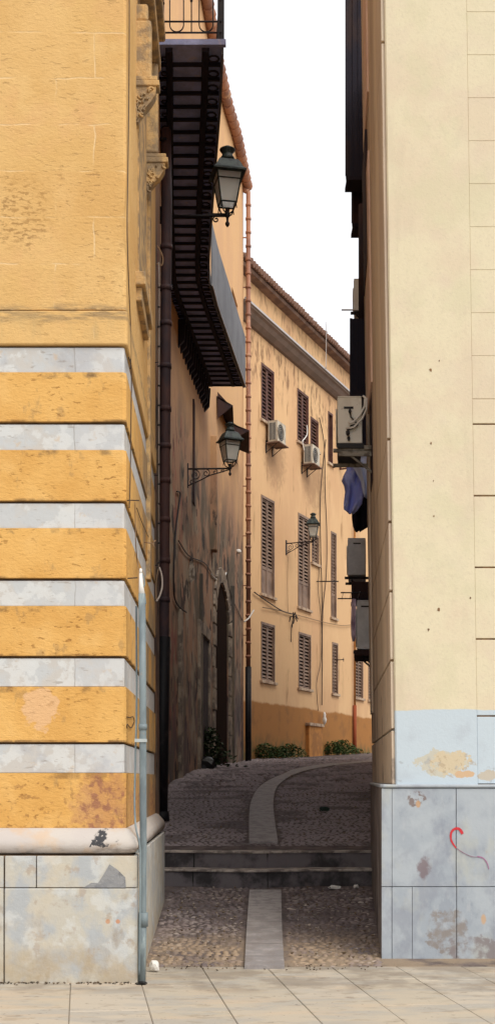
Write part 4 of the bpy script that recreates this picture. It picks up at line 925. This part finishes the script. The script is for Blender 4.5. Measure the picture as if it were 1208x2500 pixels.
def bracket(r_, T, L, D, g=.12, mt=M_iron):
    m = MB()
    for s_ in (.12*L, .85*L):
        wbox(m, s_-.02, s_+.02, 0, g+D+.05, -.05, -.012, T); wbox(m, s_-.02, s_+.02, 0, .03, -.35, .1, T)
        m.tube([T(s_, .02, -.33), T(s_, g+D*.8, -.06)], .014, 5)
    under(r_, m.build('bracket', mt))
for (px, py, lab, sz) in [(646, 1080, 'white air conditioner under the leftmost top shutter of the far building', 1.0), (733, 1133, 'white air conditioner under the second top shutter of the far building', .97)]:
    s0 = s3(px); z0 = z3(px, py)
    T = (lambda s0, z0: lambda s, d, z: W3(s0+s, d, z0+z))(s0, z0)
    r_ = ac_unit('air_conditioner', lab, T, .80, .36, .72*sz, body=M_ac_f); coil_grille(r_, T, .36, .72*sz); bracket(r_, T, .80, .36)
    m = MB(); wbox(m, -.03, .88, .08, .56, -.045, -.011, T); under(r_, m.build('base_tray', M_soffit))
    if px == 733: wire('hose', [T(.0, .15, .5*sz), T(-.1, .12, .8), T(.15, .12, 1.0), T(.45, .1, 1.25), T(.55, .05, 1.6)], .02, M_white, 'white hose looping above the '+('leftmost' if px == 646 else 'second')+' far window unit', 'hoses')

# right alley wall conditioner (near, big): s goes deeper (+Y), d towards -X
ang = math.atan(.065)
def TR(Y0, Z0, X0=None):
    xw = XR(Y0, Z0)-.05 if X0 is None else X0
    def T(s, d, z): return Vector((xw+.065*s-d-.0146*z, Y0+s, Z0+z))
    return T
pA = P(825, 1082, 14.3); xA1 = P(884, 1082, 14.3).x
T = TR(14.3, pA.z, xA1+.12)
r_ = ac_unit('air_conditioner', 'large pale air conditioner on the right alley wall above the blue washing', T, .82, .285, .53)
m = MB(); wbox(m, -.006, .0, .22, .33, .40, .425, T); under(r_, m.build('handle_slot', M_grille))
m = MB(); wbox(m, -.008, .0, .10, .42, -.055, -.003, T); wbox(m, .0, .8, .13, .40, -.055, -.003, T); under(r_, m.build('base_tray', M_grille))
m = MB(); wbox(m, .02, .06, -.16, .46, -.095, -.057, T); wbox(m, .7, .74, -.2, .46, -.095, -.057, T); wbox(m, -.01, .02, -.17, .40, -.15, -.097, T)
m.tube([T(.04, -.14, -.45), T(.04, .3, -.1)], .015, 6); wbox(m, .02, .06, -.22, -.18, -.5, .1, T); wbox(m, -.02, .0, -.19, .1, -.075, -.03, T)
under(r_, m.build('bracket', mat('painted steel bracket', (.30, .28, .24), [dict(c=(.14, .12, .10), s=9, lo=.45, hi=.6)])))
for i, (pts, rr) in enumerate([([(.16, .22), (.10, .24), (.02, .32), (-.03, .42), (-.035, .52), (-.01, .54)], .012), ([(.19, .16), (.10, .17), (.0, .27), (-.05, .38), (-.055, .50), (-.02, .53)], .012)]):
    m = MB(); m.tube([T(-.04-.01*i, .12+d, z) for d, z in pts], rr, 8); under(r_, m.build('hose', M_white))
m = MB(); m.tube([T(-.02, .12+d, z) for d, z in [(.14, .36), (.13, .30), (.06, .22), (.13, .20), (.17, .14)]], .009, 6)
m.tube([T(-.02, .12+d, z) for d, z in [(.18, .15), (.12, .17), (.05, .21)]], .014, 6)
m.lathe([(.01, 0), (.022, .02), (.022, .05), (.01, .06)], 8, T(-.03, .12+.17, .08)); m.lathe([(.008, 0), (.018, .02), (.018, .04), (.008, .05)], 8, T(-.03, .12+.16, .02)); m.lathe([(.01, 0), (.02, .02), (.01, .05)], 8, T(-.03, .12+.14, .34))
under(r_, m.build('valves', M_grille))

# ------------------------------------------------------------------ second right building, mostly hidden
r2 = thing('rear_right_building', 'shaded building behind the cream one on the right of the alley', 'building', loc=(1.7, 16, .8))
m = MB(); m.prism([(1.62, 15.63), (3.1, 30), (4.9, 42), (12, 42), (12, 15.63)], .4, 12.6); under(r2, m.build('wall', M_cream_side))  # unseen far end lengthened to shade the ochre building's foot and the alley
def loggia(name, label, cat, px0, py0, py1, Y, dy, mt, group=None, ridge=False):
    a = P(px0, py1, Y); t = P(px0, py0, Y); th = thing(name, label, cat, group, loc=(a.x, Y, a.z)); xw = XR2(Y)+.02
    m = MB()
    m.add([(a.x, Y, a.z), (xw, Y, a.z), (xw+.12, Y+dy, a.z), (a.x*(Y+dy)/Y+.02, Y+dy, a.z), (a.x, Y, t.z), (xw, Y, t.z), (xw+.12, Y+dy, t.z), (a.x*(Y+dy)/Y+.02, Y+dy, t.z)], [(0, 3, 2, 1), (4, 5, 6, 7), (0, 1, 5, 4), (1, 2, 6, 5), (2, 3, 7, 6), (3, 0, 4, 7)])
    under(th, m.build('enclosure', mt))
    m = MB(); m.box(a.x+.02, xw, Y-.01, Y+dy*.8, a.z-.06, a.z-.002); under(th, m.build('floor_slab', M_joist))
    m = MB(); x = a.x+.02
    while x < xw-.05: m.box(x, x+.012, Y-.012, Y-.001, a.z+.03, t.z-.03); x += .085
    m.box(a.x-.006, a.x+.03, Y-.02, Y-.001, a.z, t.z); under(th, m.build('boards', mt))
    return th
loggia('enclosed_balcony', 'tall navy boarded balcony at the top of the shaded right wall against the sky', 'balcony', 843, -120, 430, 19, .5, M_navywall)
loggia('enclosed_balcony', 'short dark boxed ledge directly beneath the tall navy balcony', 'balcony', 858, 437, 545, 19.6, .5, M_browndk)
loggia('enclosed_balcony', 'dark boxed balcony behind the large air conditioner on the right', 'balcony', 854, 778, 1100, 18.2, .7, M_navywall)
loggia('enclosed_balcony', 'low dark ledge under the grey middle air conditioner', 'balcony', 858, 1420, 1462, 18.8, .5, M_browndk)
dr = thing('downpipe.003', 'dark brown vertical pipe between the two upper navy balconies at right', 'pipe', 'rain downpipes', loc=tuple(P(884, 780, 18.4)))
m = MB(); m.tube([P(884, 780, 18.4), P(884, 500, 18.4)], .06, 10); under(dr, m.build('pipe', M_browndk))
m = MB(); m.box(P(884, 0, 18.4).x, XR2(18.4)+.05, 18.38, 18.42, P(0, 600, 18.4).z, P(0, 596, 18.4).z); m.box(P(884, 0, 18.4).x, XR2(18.4)+.05, 18.38, 18.42, P(0, 720, 18.4).z, P(0, 716, 18.4).z); under(dr, m.build('bracket', M_browndk))
def TS(px, py, Y, w_):    # conditioner on the rear right wall, right edge at px
    p = P(px, py, Y); xr = p.x+w_+.12
    def T(s, d, z): return Vector((xr+.1*s-d, Y+s, p.z+z))
    return T
T = TS(861, 755, 19.5, .25); r_ = ac_unit('air_conditioner', 'small pale air conditioner silhouetted on the sky at upper right', T, .7, .24, .47); bracket(r_, T, .7, .24)
m = MB(); m.tube([T(-.05, .55, -.03), T(-.05, -.3, -.03)], .012, 6); under(r_, m.build('rod', M_white))
T = TS(848, 1404, 19.8, .29); r_ = ac_unit('air_conditioner', 'grey shaded air conditioner below the hanging washing', T, .8, .29, .58, M_ac_g); bracket(r_, T, .8, .29)
m = MB(); wbox(m, -.006, .0, .2, .32, .5, .52, T); under(r_, m.build('handle_slot', M_grille))
T = TS(872, 1585, 17.5, .25); r_ = ac_unit('air_conditioner', 'tall grey air conditioner lowest on the right beside the pink towel', T, .85, .26, .68, M_ac_g); bracket(r_, T, .85, .26)
m = MB(); wbox(m, -.006, .0, .2, .32, .6, .62, T); under(r_, m.build('handle_slot', M_grille))
m = MB(); wbox(m, -.03, .9, .05, .42, -.09, -.012, T); under(r_, m.build('base_tray', M_browndk))

# washing line and washing
def cloth(name, pts, Y, mt, label, group='washing hung on the right', th=.012, amp=.05, seed=1):
    """pts: outline rows [(py, pxl, pxr)]; folds in depth"""
    rr = random.Random(seed); m = MB(); nx = 12; vs = []
    ph = [rr.uniform(0, 6) for _ in range(4)]
    for j, (py, a, b_) in enumerate(pts):
        for i in range(nx+1):
            t = i/nx; p = P(a+(b_-a)*t, py, Y); vs.append(Vector((p.x, Y+amp*math.sin(t*9+ph[0]+j*.4)+amp*.5*math.sin(t*17+ph[1]-j*.6), p.z)))
    n = len(pts); N = nx+1; back = [v+Vector((0, th, 0)) for v in vs]; o = len(vs)
    fs = [(j*N+i, j*N+i+1, (j+1)*N+i+1, (j+1)*N+i) for j in range(n-1) for i in range(nx)]
    fs += [tuple(o+k for k in f[::-1]) for f in fs]
    for j in range(n-1): fs += [(j*N, (j+1)*N, o+(j+1)*N, o+j*N), (j*N+nx, o+j*N+nx, o+(j+1)*N+nx, (j+1)*N+nx)]
    for i in range(nx): fs += [(i, o+i, o+i+1, i+1), ((n-1)*N+i, (n-1)*N+i+1, o+(n-1)*N+i+1, o+(n-1)*N+i)]
    m.add(vs+back, fs, True); return tag(m.build(name, mt), label, 'laundry', group)
cloth('hung_shirt', [(1110, 845, 897), (1125, 847, 899), (1145, 846, 897), (1160, 838, 893), (1172, 834, 891), (1185, 840, 890), (1200, 842, 889), (1215, 840, 886), (1230, 838, 883), (1246, 838, 872), (1254, 850, 862)], 16.4, M_blue, 'crumpled blue shirt hanging below the large air conditioner')
cloth('hung_shirt', [(1112, 846, 895), (1130, 856, 900), (1150, 868, 902), (1175, 880, 902), (1200, 884, 903), (1215, 888, 902)], 16.28, M_ltblue, 'pale blue garment hanging in front of the crumpled blue shirt', seed=4)
cloth('hung_trousers', [(1112, 868, 903), (1180, 864, 905), (1235, 858, 905), (1265, 858, 903), (1285, 860, 900), (1298, 864, 878)], 16.9, M_navy, 'black trousers hanging lowest behind the blue shirt', seed=7)
cloth('hung_towel', [(1462, 858, 868), (1490, 857, 869), (1520, 856, 869), (1550, 857, 868), (1566, 860, 866)], 18.4, M_pinkcl, 'narrow pale pink towel hanging left of the lowest grey air conditioner', amp=.02)
def rack(pxl, py, Y, lab):
    r_ = thing('drying_rack', lab, 'drying rack', 'wall drying racks', loc=tuple(P(pxl, py, Y))); m = MB(); a = P(pxl, py, Y)
    for dy in (0, .6): m.tube([(a.x, Y+dy, a.z), (XR2(Y+dy)+.1, Y+dy, a.z)], .010, 6)
    under(r_, m.build('arm', M_iron)); m = MB()
    for k in range(3): x = a.x+.04+k*.12; m.tube([(x, Y-.05, a.z+.005), (x+.03, Y+.7, a.z+.005)], .004, 5)
    under(r_, m.build('line', M_white))
rack(838, 1108, 16.3, 'wall drying rack holding the blue shirt under the large air conditioner')
rack(831, 1447, 18.2, 'thin wall rod holding the pink towel')

# ------------------------------------------------------------------ lanterns
def spiral(mb, c, r0, turns, a0, sgn, rr=.011, n=22):
    pts = []
    for i in range(n):
        t = i/(n-1); a = a0+sgn*turns*2*math.pi*t; r_ = r0*(1-.8*t); pts.append((c[0]+math.cos(a)*r_, c[1], c[2]+math.sin(a)*r_))
    mb.tube(pts, rr, 6)
def lantern(label, loc, rz, L, scroll, glassrot=.18):
    """arm along local +X from the wall at the origin; lantern above its end"""
    r_ = thing('wall_lantern', label, 'street lamp', 'iron lanterns on wall brackets', loc, rz)
    m = MB(); m.box(-.03, .02, -.05, .05, -.42 if scroll else -.1, .12); m.build('wall_plate', M_iron, r_)
    m = MB(); m.tube([(0, 0, 0), (L, 0, 0)], .020, 8)
    if scroll:
        spiral(m, (.17, 0, -.14), .12, 1.4, 1.57, -1); spiral(m, (.42, 0, -.10), .09, 1.3, 1.57, -1); spiral(m, (.62, 0, -.075), .06, 1.2, 1.57, -1); spiral(m, (.78, 0, -.05), .045, 1.2, 1.57, -1)
        m.tube([(.0, 0, -.38), (.10, 0, -.34), (.28, 0, -.26), (.5, 0, -.15), (.72, 0, -.09), (L, 0, -.02)], .014, 6)
        spiral(m, (.10, 0, -.30), .06, 1.2, 0, 1)
    else:
        spiral(m, (L-.17, 0, -.055), .05, 1.2, 1.57, 1); m.box(L-.3, L-.02, -.014, .014, .0, .035)
    m.build('arm', M_iron, r_)
    m = MB(); m.lathe([(.006, -.17), (.03, -.14), (.034, -.11), (.016, -.08), (.02, -.03), (.045, .0), (.03, .05), (.035, .10)], 10, (L, 0, 0))
    for k in range(4):
        a = glassrot+math.pi/4+k*math.pi/2; c, s = math.cos(a), math.sin(a)
        m.tube([(L+c*.02, s*.02, .02), (L+c*.10, s*.10, .05), (L+c*.13, s*.13, .10), (L+c*.155, s*.155, .17)], .011, 6)
        m.tube([(L+c*.155, s*.155, .17), (L+c*.165, s*.165, .08)], .009, 6)
    m.build('cradle', M_iron, r_)
    rb_, rt_ = .165, .265; z0, z1 = .17, .60; g4 = glassrot+math.pi/4
    m = MB()
    for k in range(4):
        a = g4+k*math.pi/2; b_ = a+math.pi/2
        A = Vector((L+math.cos(a)*rb_, math.sin(a)*rb_, z0)); B = Vector((L+math.cos(a)*rt_, math.sin(a)*rt_, z1)); A2 = Vector((L+math.cos(b_)*rb_, math.sin(b_)*rb_, z0)); B2_ = Vector((L+math.cos(b_)*rt_, math.sin(b_)*rt_, z1))
        m.tube([A, B], .012, 4); m.tube([A, A2], .014, 4); m.tube([B, B2_], .014, 4)
        A = A+(B-A)*.76; A2 = A2+(B2_-A2)*.76; m.tube([A, A2], .010, 4)
    m.build('frame', M_green, r_)
    for k in range(4):
        a = g4+k*math.pi/2; b_ = a+math.pi/2; q = .985
        pts = [Vector((L+math.cos(t)*r1*q, math.sin(t)*r1*q, z)) for t, r1, z in ((a, rb_, z0), (b_, rb_, z0), (b_, rt_, z1), (a, rt_, z1))]
        inn = [Vector((L+(p.x-L)*.96, p.y*.96, p.z)) for p in pts]
        m = MB(); m.add(pts+inn, [(0, 1, 2, 3), (7, 6, 5, 4), (0, 4, 5, 1), (1, 5, 6, 2), (2, 6, 7, 3), (3, 7, 4, 0)]); m.build('glass_panel', M_glass, r_)
    m = MB(); m.lathe([(.26, .605), (.345, .60), (.345, .625), (.29, .66), (.24, .74), (.20, .79), (.125, .82)], 4, (L, 0, 0), g4, sm=False); m.build('hood', M_green, r_)
    m = MB(); m.lathe([(.10, .82), (.11, .86), (.085, .89), (.075, .93), (.115, .975), (.12, .99), (.07, 1.01), (.055, 1.03), (.015, 1.04)], 12, (L, 0, 0)); m.build('chimney', M_green, r_)
    m = MB(); m.lathe([(.02, .40), (.05, .44), (.06, .50), (.04, .56), (.03, .60)], 10, (L, 0, 0)); m.build('bulb', M_white, r_)
    return r_
zA = EYE+(HY-527)/F*18.4
lantern('nearest wall lantern, high up in front of the long iron balcony', (-1.30, 18.4, zA), 0, 1.0, False, .2)
y_ = on2(458); lantern('middle wall lantern on a scrolled arm below the long balcony', (X2(y_), y_, EYE+(HY-1145)/F*y_), R(-3), .955, True, .45)
ps = W3(s3(698), 0, z3(698, 1327)); lantern('farthest green lantern on a scrolled arm in front of the ochre shutters', tuple(ps), math.atan2(NN.y, NN.x), 1.05, True, .3)

# ------------------------------------------------------------------ conduit and cables on the left corner
cd = thing('conduit_pipe', 'grey galvanised cable conduit standing at the striped corner', 'pipe', loc=(-.82, 9.68, 0))
def pc(px, py, Y=9.68): return P(px, py, Y)
m = MB(); m.tube([pc(345, 2392), pc(349, 2270), pc(350, 2050), pc(349, 1700), pc(347, 1450)], .028, 12); under(cd, m.build('pipe', M_galv))
m = MB(); m.tube([pc(345.5, 2396), pc(348.5, 2235)], .034, 12); m.tube([pc(350, 2262), pc(350, 2228)], .038, 12); under(cd, m.build('lower_sleeve', M_galv)); m = MB(); m.tube([pc(349, 1782), pc(349, 1768)], .034, 12); under(cd, m.build('coupling', M_galv))
m = MB(); m.tube([pc(347, 1455), pc(345, 1430), pc(344, 1400)], .014, 8, rs=[.026, .018, .014]); m.lathe([(.014, 0), (.012, .03), (.006, .04)], 8, pc(344, 1400)); under(cd, m.build('pipe_end', M_white))
m = MB(); m.box(pc(330, 0).x, pc(359, 0).x, 9.645, 9.70, pc(0, 1812).z, pc(0, 1804).z); m.box(pc(322, 0).x, pc(359, 0).x, 9.69, 9.72, pc(0, 2082).z, pc(0, 2074).z); under(cd, m.build('clamp', mat('pale clamp steel', (.42, .46, .46), rough=.5)))
wire('cable', [pc(344, 1392), pc(350, 1405), pc(353, 1425), pc(349, 1437), pc(345, 1448), pc(354, 1458), pc(356, 1475)], .006, M_galv, 'short pale cable curling out of the top of the galvanised conduit', 'cables on the walls')
wire('cable', [pc(333, 1480, 9.72), pc(334, 1700, 9.71), pc(331, 1850, 9.70), pc(329, 1960, 9.68), pc(332, 2020, 9.6), pc(340, 2055, 9.57), pc(343, 2100, 9.57), pc(342, 2240, 9.57), pc(340, 2380, 9.58)], .0085, M_galv, 'slim grey cable running beside the galvanised conduit over the plinth moulding')
def LW(px, py, d=.012):
    # on the palazzo's alley side at that place
    k_ = (px-CX)/F; y = (-.957+.1746+d)/(k_+.018); return Vector((XL(y)+d, y, EYE+(HY-py)/F*y))
wire('cable', [LW(316, -40), LW(316, 100), LW(315, 235), LW(313, 400), LW(311, 560), LW(315, 700), LW(319, 790), LW(320, 872), LW(318, 900)], .0045, M_cable, 'thin dark cable down the upper corner of the ochre stone')
wire('cable', [LW(314, 872), LW(321, 905), LW(320, 1040), LW(318, 1180), LW(316, 1240)], .0045, M_cable, 'thin dark cable continuing down beside the middle white stripes')
wire('cable', [LW(330, 1226), LW(331, 1290), LW(332, 1330), LW(337, 1380), LW(342, 1395, .08)], .0045, M_cable_p, 'thin cable dropping from the small wall bracket to the conduit top')
wire('cable', [LW(334, 1240), LW(345, 1270), LW(360, 1305), LW(371, 1325)], .004, M_cable, 'thin slanting cable on the alley side of the striped palazzo')
wire('cable', [LW(310, 1750, .006), LW(318, 1752, .01), LW(325, 1750, .01), LW(328, 1763, .01), LW(320, 1777, .01), LW(311, 1768, .01), LW(310, 1778, .006)], .004, M_cable, 'small loop of dark wire on the ochre course near the conduit')
m = MB()
for (px, py) in [(313, 1222), (332, 1222)]: pass
a = LW(311, 1222); b_ = LW(331, 1222); m.tube([a, a+Vector((.02, -.01, 0)), b_+Vector((.03, 0, 0)), b_], .005, 6); a = LW(312, 1412); m.tube([a, a+Vector((.08, -.03, 0))], .005, 6)
tag(m.build('wall_bracket', M_cable), 'small rusty bracket pins beside the third white stripe', 'bracket')
m = MB(); a = LW(352, 1324); m.tube([a, a+Vector((.10, .0, -.012))], .006, 6); m.tube([a+Vector((.08, 0, -.01)), a+Vector((.11, 0, .02))], .006, 6); m.tube([a+Vector((.08, 0, -.01)), a+Vector((.10, 0, -.05))], .006, 6)
tag(m.build('cable_hook', M_cable_p), 'small forked iron hook jutting from the side of the striped palazzo', 'hook')
m = MB(); YF = 13.72; XF = XL(13.72)+.045
def pf(px, py): return P(px, py, YF)
cv = thing('vertical_conduit', 'thin segmented conduit running down the far edge of the striped palazzo', 'pipe', loc=tuple(pf(388, 1390)))
m.tube([pf(388, 640), pf(389, 700), pf(388, 1000), pf(388, 1390)], .009, 8)
under(cv, m.build('pipe', mat('pale old conduit', (.26, .22, .20))))
for py in range(700, 1390, 48): m = MB(); m.tube([pf(388, py), pf(388, py+4)], .014, 8); under(cv, m.build('coupling', M_iron))
for py in (885, 1160, 1380): m = MB(); m.tube([pf(388, py), Vector((XL(YF)-.02, YF, pf(0, py).z))], .006, 6); under(cv, m.build('clip', M_iron))
wire('cable', [pf(388, 1385), pf(383, 1410), pf(381, 1440), pf(382, 1465)], .006, M_cable_p, 'left strand of the cable loop at the foot of the segmented conduit')
wire('cable', [pf(389, 1385), pf(395, 1405), pf(396, 1432), pf(390, 1455), pf(382, 1468)], .011, mat('pale hose', (.46, .40, .36)), 'pale bowed cable loop at the foot of the segmented conduit')
wire('cable', [pf(384, 600), pf(393, 615), pf(398, 632), pf(395, 648), pf(383, 644)], .008, M_cable_p, 'small pale cable loop high on the far edge of the striped palazzo')
# cables swagged on the dark wall
def w2p(px, py, dd=.25): y = on2(px)-dd; return P(px, py, y)
wire('cable', [w2p(432, 1200), w2p(440, 1205), w2p(436, 1240), w2p(428, 1310), w2p(424, 1420), w2p(430, 1470), w2p(455, 1495)], .017, M_iron, 'dark cable snaking down the shaded wall left of the middle lantern')
wire('cable', [w2p(436, 1320), w2p(455, 1350), w2p(470, 1362), w2p(500, 1375), w2p(520, 1405), w2p(536, 1420)], .014, M_iron, 'dark cable sagging across the shaded wall above the arched doorway')
wire('cable', [w2p(515, 1400), w2p(525, 1412), w2p(538, 1420), w2p(547, 1413), w2p(552, 1398)], .018, M_white, 'white cable swag just above the arched doorway')
wire('cable', [w2p(553, 1398), w2p(560, 1440), w2p(575, 1480), w2p(592, 1515)], .013, M_iron, 'dark cable running right from the arch to the far downpipe')
wire('cable', [P(596, 1518, 38.6), P(608, 1508, 38.9), P(619, 1490, 39.2)], .026, M_white, 'short white cable end in front of the far downpipe')
m = MB(); sc_ = w2p(582, 1347, .5); m.lathe([(.02, -.06), (.08, -.04), (.09, .02), (.05, .07), (.01, .08)], 10, sc_); m.tube([sc_, sc_+Vector((-.35, .3, .05))], .02, 6)
tag(m.build('security_camera', M_white), 'small white dome camera on the shaded wall left of the far downpipe', 'camera')
m = MB(); a = P(938, 787, 11.9); m.tube([a+Vector((.12, 0, 0)), a+Vector((-.03, 0, -.005))], .006, 6); m.box(a.x-.0, a.x+.02, 11.88, 11.92, a.z-.02, a.z+.02)
tag(m.build('wall_spike', M_iron), 'small iron spike on the alley edge of the cream building', 'hook')

# ------------------------------------------------------------------ plants
def weed(label, c, rx, ry, h, n, mt, seed, name='weed_clump', leaf=.10):
    rr = random.Random(seed); th = thing(name, label, 'plant', 'plants growing at the wall foot', loc=tuple(c)); m = MB(); c = Vector(c)
    for i in range(n):
        u = rr.gauss(0, .5); v = rr.gauss(0, .5); x = c.x+u*rx; y = c.y+v*ry; hh = h*rr.uniform(.1, 1)*math.exp(-u*u*.8)
        p = Vector((x, y, c.z+hh)); a = rr.uniform(0, 6.28); L = leaf*rr.uniform(.5, 1.3); up = rr.uniform(-.3, .9)
        d = Vector((math.cos(a), math.sin(a), up)).normalized(); s_ = d.cross(Vector((rr.uniform(-1, 1), rr.uniform(-1, 1), 1))).normalized()*L*.28
        m.add([p, p+d*L*.5+s_, p+d*L, p+d*L*.5-s_], [(0, 1, 2, 3)])
    under(th, m.build('leaves', mt)); m = MB()
    for i in range(8): u = rr.uniform(-.5, .5)*rx; m.tube([(c.x+u, c.y, c.z-.05), (c.x+u*1.3, c.y+rr.uniform(-.1, .1), c.z+h*rr.uniform(.5, .9))], .008, 4)
    under(th, m.build('stems', mt)); return th
for i, (px, lab, h, n) in enumerate([(632, 'low green weed tuft nearest the far downpipe', .55, 420), (663, 'low weeds under the leftmost shutters', .4, 380), (692, 'last weed tuft left of the orange cabinet', .5, 320), (797, 'green weeds right of the orange cabinet', .55, 420), (822, 'bushier weed clump near the red pipe foot', .6, 480), (842, 'sparse weeds beside the red pipe foot', .3, 160)]):
    p = W3(s3(px), .25, 0); p.z = gz(p.y); weed(lab, p, .55, .3, h, int(n*1.8), M_leaf, 20+i)
y = on2(505)-.5; p = P(506, 1860, y); p.z = gz(y); weed('dark bush against the shaded left wall beside the black bag', p, .5, .35, 1.0, 900, M_leaf_d, 5, 'dark_bush', .13)

# ------------------------------------------------------------------ litter
def blob(name, c, r3, mt, label, cat, seed=1, group='litter on the ground'):
    rr = random.Random(seed); bm = bmesh.new(); bmesh.ops.create_icosphere(bm, subdivisions=2, radius=1)
    for v in bm.verts:
        f = rr.uniform(.68, 1.15); v.co = Vector((v.co.x*r3[0]*f, v.co.y*r3[1]*f, max(v.co.z, -.5)*r3[2]*f))
    me = bpy.data.meshes.new(name); bm.to_mesh(me); bm.free(); me.materials.append(mt); o = bpy.data.objects.new(name, me); C.objects.link(o); o.location = c
    return tag(o, label, cat, group)
blob('crumpled_paper', (P(368, 2372, 9.9).x+.01, 10.15, .045), (.045, .04, .055), M_white, 'crumpled white paper on the pavement beside the conduit foot', 'litter', 2)
blob('paper_scrap', (P(816, 2166, 14.55).x, 14.55, gz(14.55)+.03), (.075, .05, .03), M_white, 'flattened white scrap lying at the foot of the right hand steps', 'litter', 3)
blob('paper_scrap', (P(868, 2163, 14.6).x, 14.6, gz(14.6)+.03), (.035, .03, .03), M_white, 'small white scrap near the right end of the steps', 'litter', 4)
p = inv(790, 1984); blob('dark_can', (p[0], p[1], gz(p[1])+.05), (.09, .05, .05), mat('dark green plastic', (.02, .045, .035), rough=.3), 'dark green crushed container right of the pale path above the steps', 'litter', 5)
p = inv(500, 1884); blob('rubbish_bag', (P(500, 1884, on2(500)-1.0).x, on2(500)-1.0, gz(on2(500)-1.0)+.12), (.28, .2, .2), M_bag, 'black rubbish bag at the foot of the dark bush', 'bag', 6, group='rubbish bags')
blob('rock', (P(345, 2398, 9.5).x, 9.52, .01), (.045, .03, .02), M_bag, 'small dark lump at the foot of the galvanised conduit', 'stone', 8)
m = MB(); rr = random.Random(23)
for i in range(260):
    side = rr.random()
    if side < .4: x = rr.uniform(-2.2, -.8); y = 9.6-abs(rr.gauss(0, .04))-.005
    elif side < .75: x = rr.uniform(1.1, 2.4); y = 10.75-abs(rr.gauss(0, .05))-.005
    else: x = rr.uniform(-.8, 1.15); y = rr.uniform(10.2, 10.5)
    q_ = rr.uniform(.004, .014); a = rr.uniform(0, 6.28)
    pts = [(x+math.cos(a+k*1.57)*q_*rr.uniform(.6, 1.4), y+math.sin(a+k*1.57)*q_*rr.uniform(.6, 1.4), .004+rr.uniform(0, .012)) for k in range(4)]
    m.add(pts+[(x, y, .0)], [(0, 1, 2, 3), (0, 4, 1), (1, 4, 2), (2, 4, 3), (3, 4, 0)])
tag(m.build('wall_foot_debris', mat('brown debris', (.16, .11, .07), [dict(c=(.05, .04, .03), s=20, lo=.45, hi=.55), dict(c=(.45, .36, .25), s=31, lo=.58, hi=.62)])), 'brown leaf bits and dirt gathered along the wall feet on the piazza', 'debris', kind='stuff')
# scattered leaf and plaster crumbs: uncountable
m = MB(); rr = random.Random(11)
for i in range(620):
    if rr.random() < .5: y = rr.uniform(10.5, 14.6); x = rr.uniform(XLp(y)+.05, XRp(y)-.05)
    else: y = rr.uniform(15.6, 27); x = rr.uniform(-1.1, 1.6+.08*(y-15))
    if any(a[0]-.04 < x < b_[0]+.04 for P_ in (sp1, sp2) for (a, b_) in P_ if abs(a[1]-y) < .35): continue
    s_ = rr.uniform(.008, .026); z = gz(y)+.035; a = rr.uniform(0, 6.28)
    pts = [(x+math.cos(a+k*1.57)*s_*rr.uniform(.6, 1.3), y+math.sin(a+k*1.57)*s_*rr.uniform(.6, 1.3), z+rr.uniform(0, .015)) for k in range(4)]
    m.add(pts+[(x, y, z-.01)], [(0, 1, 2, 3), (0, 4, 1), (1, 4, 2), (2, 4, 3), (3, 4, 0)])
tag(m.build('litter_crumbs', mat('pale crumbs', (.36, .31, .27), [dict(c=(.18, .13, .08), s=9, lo=.45, hi=.55)])), 'pale crumbs and leaf bits scattered over the cobbles', 'debris', kind='stuff')
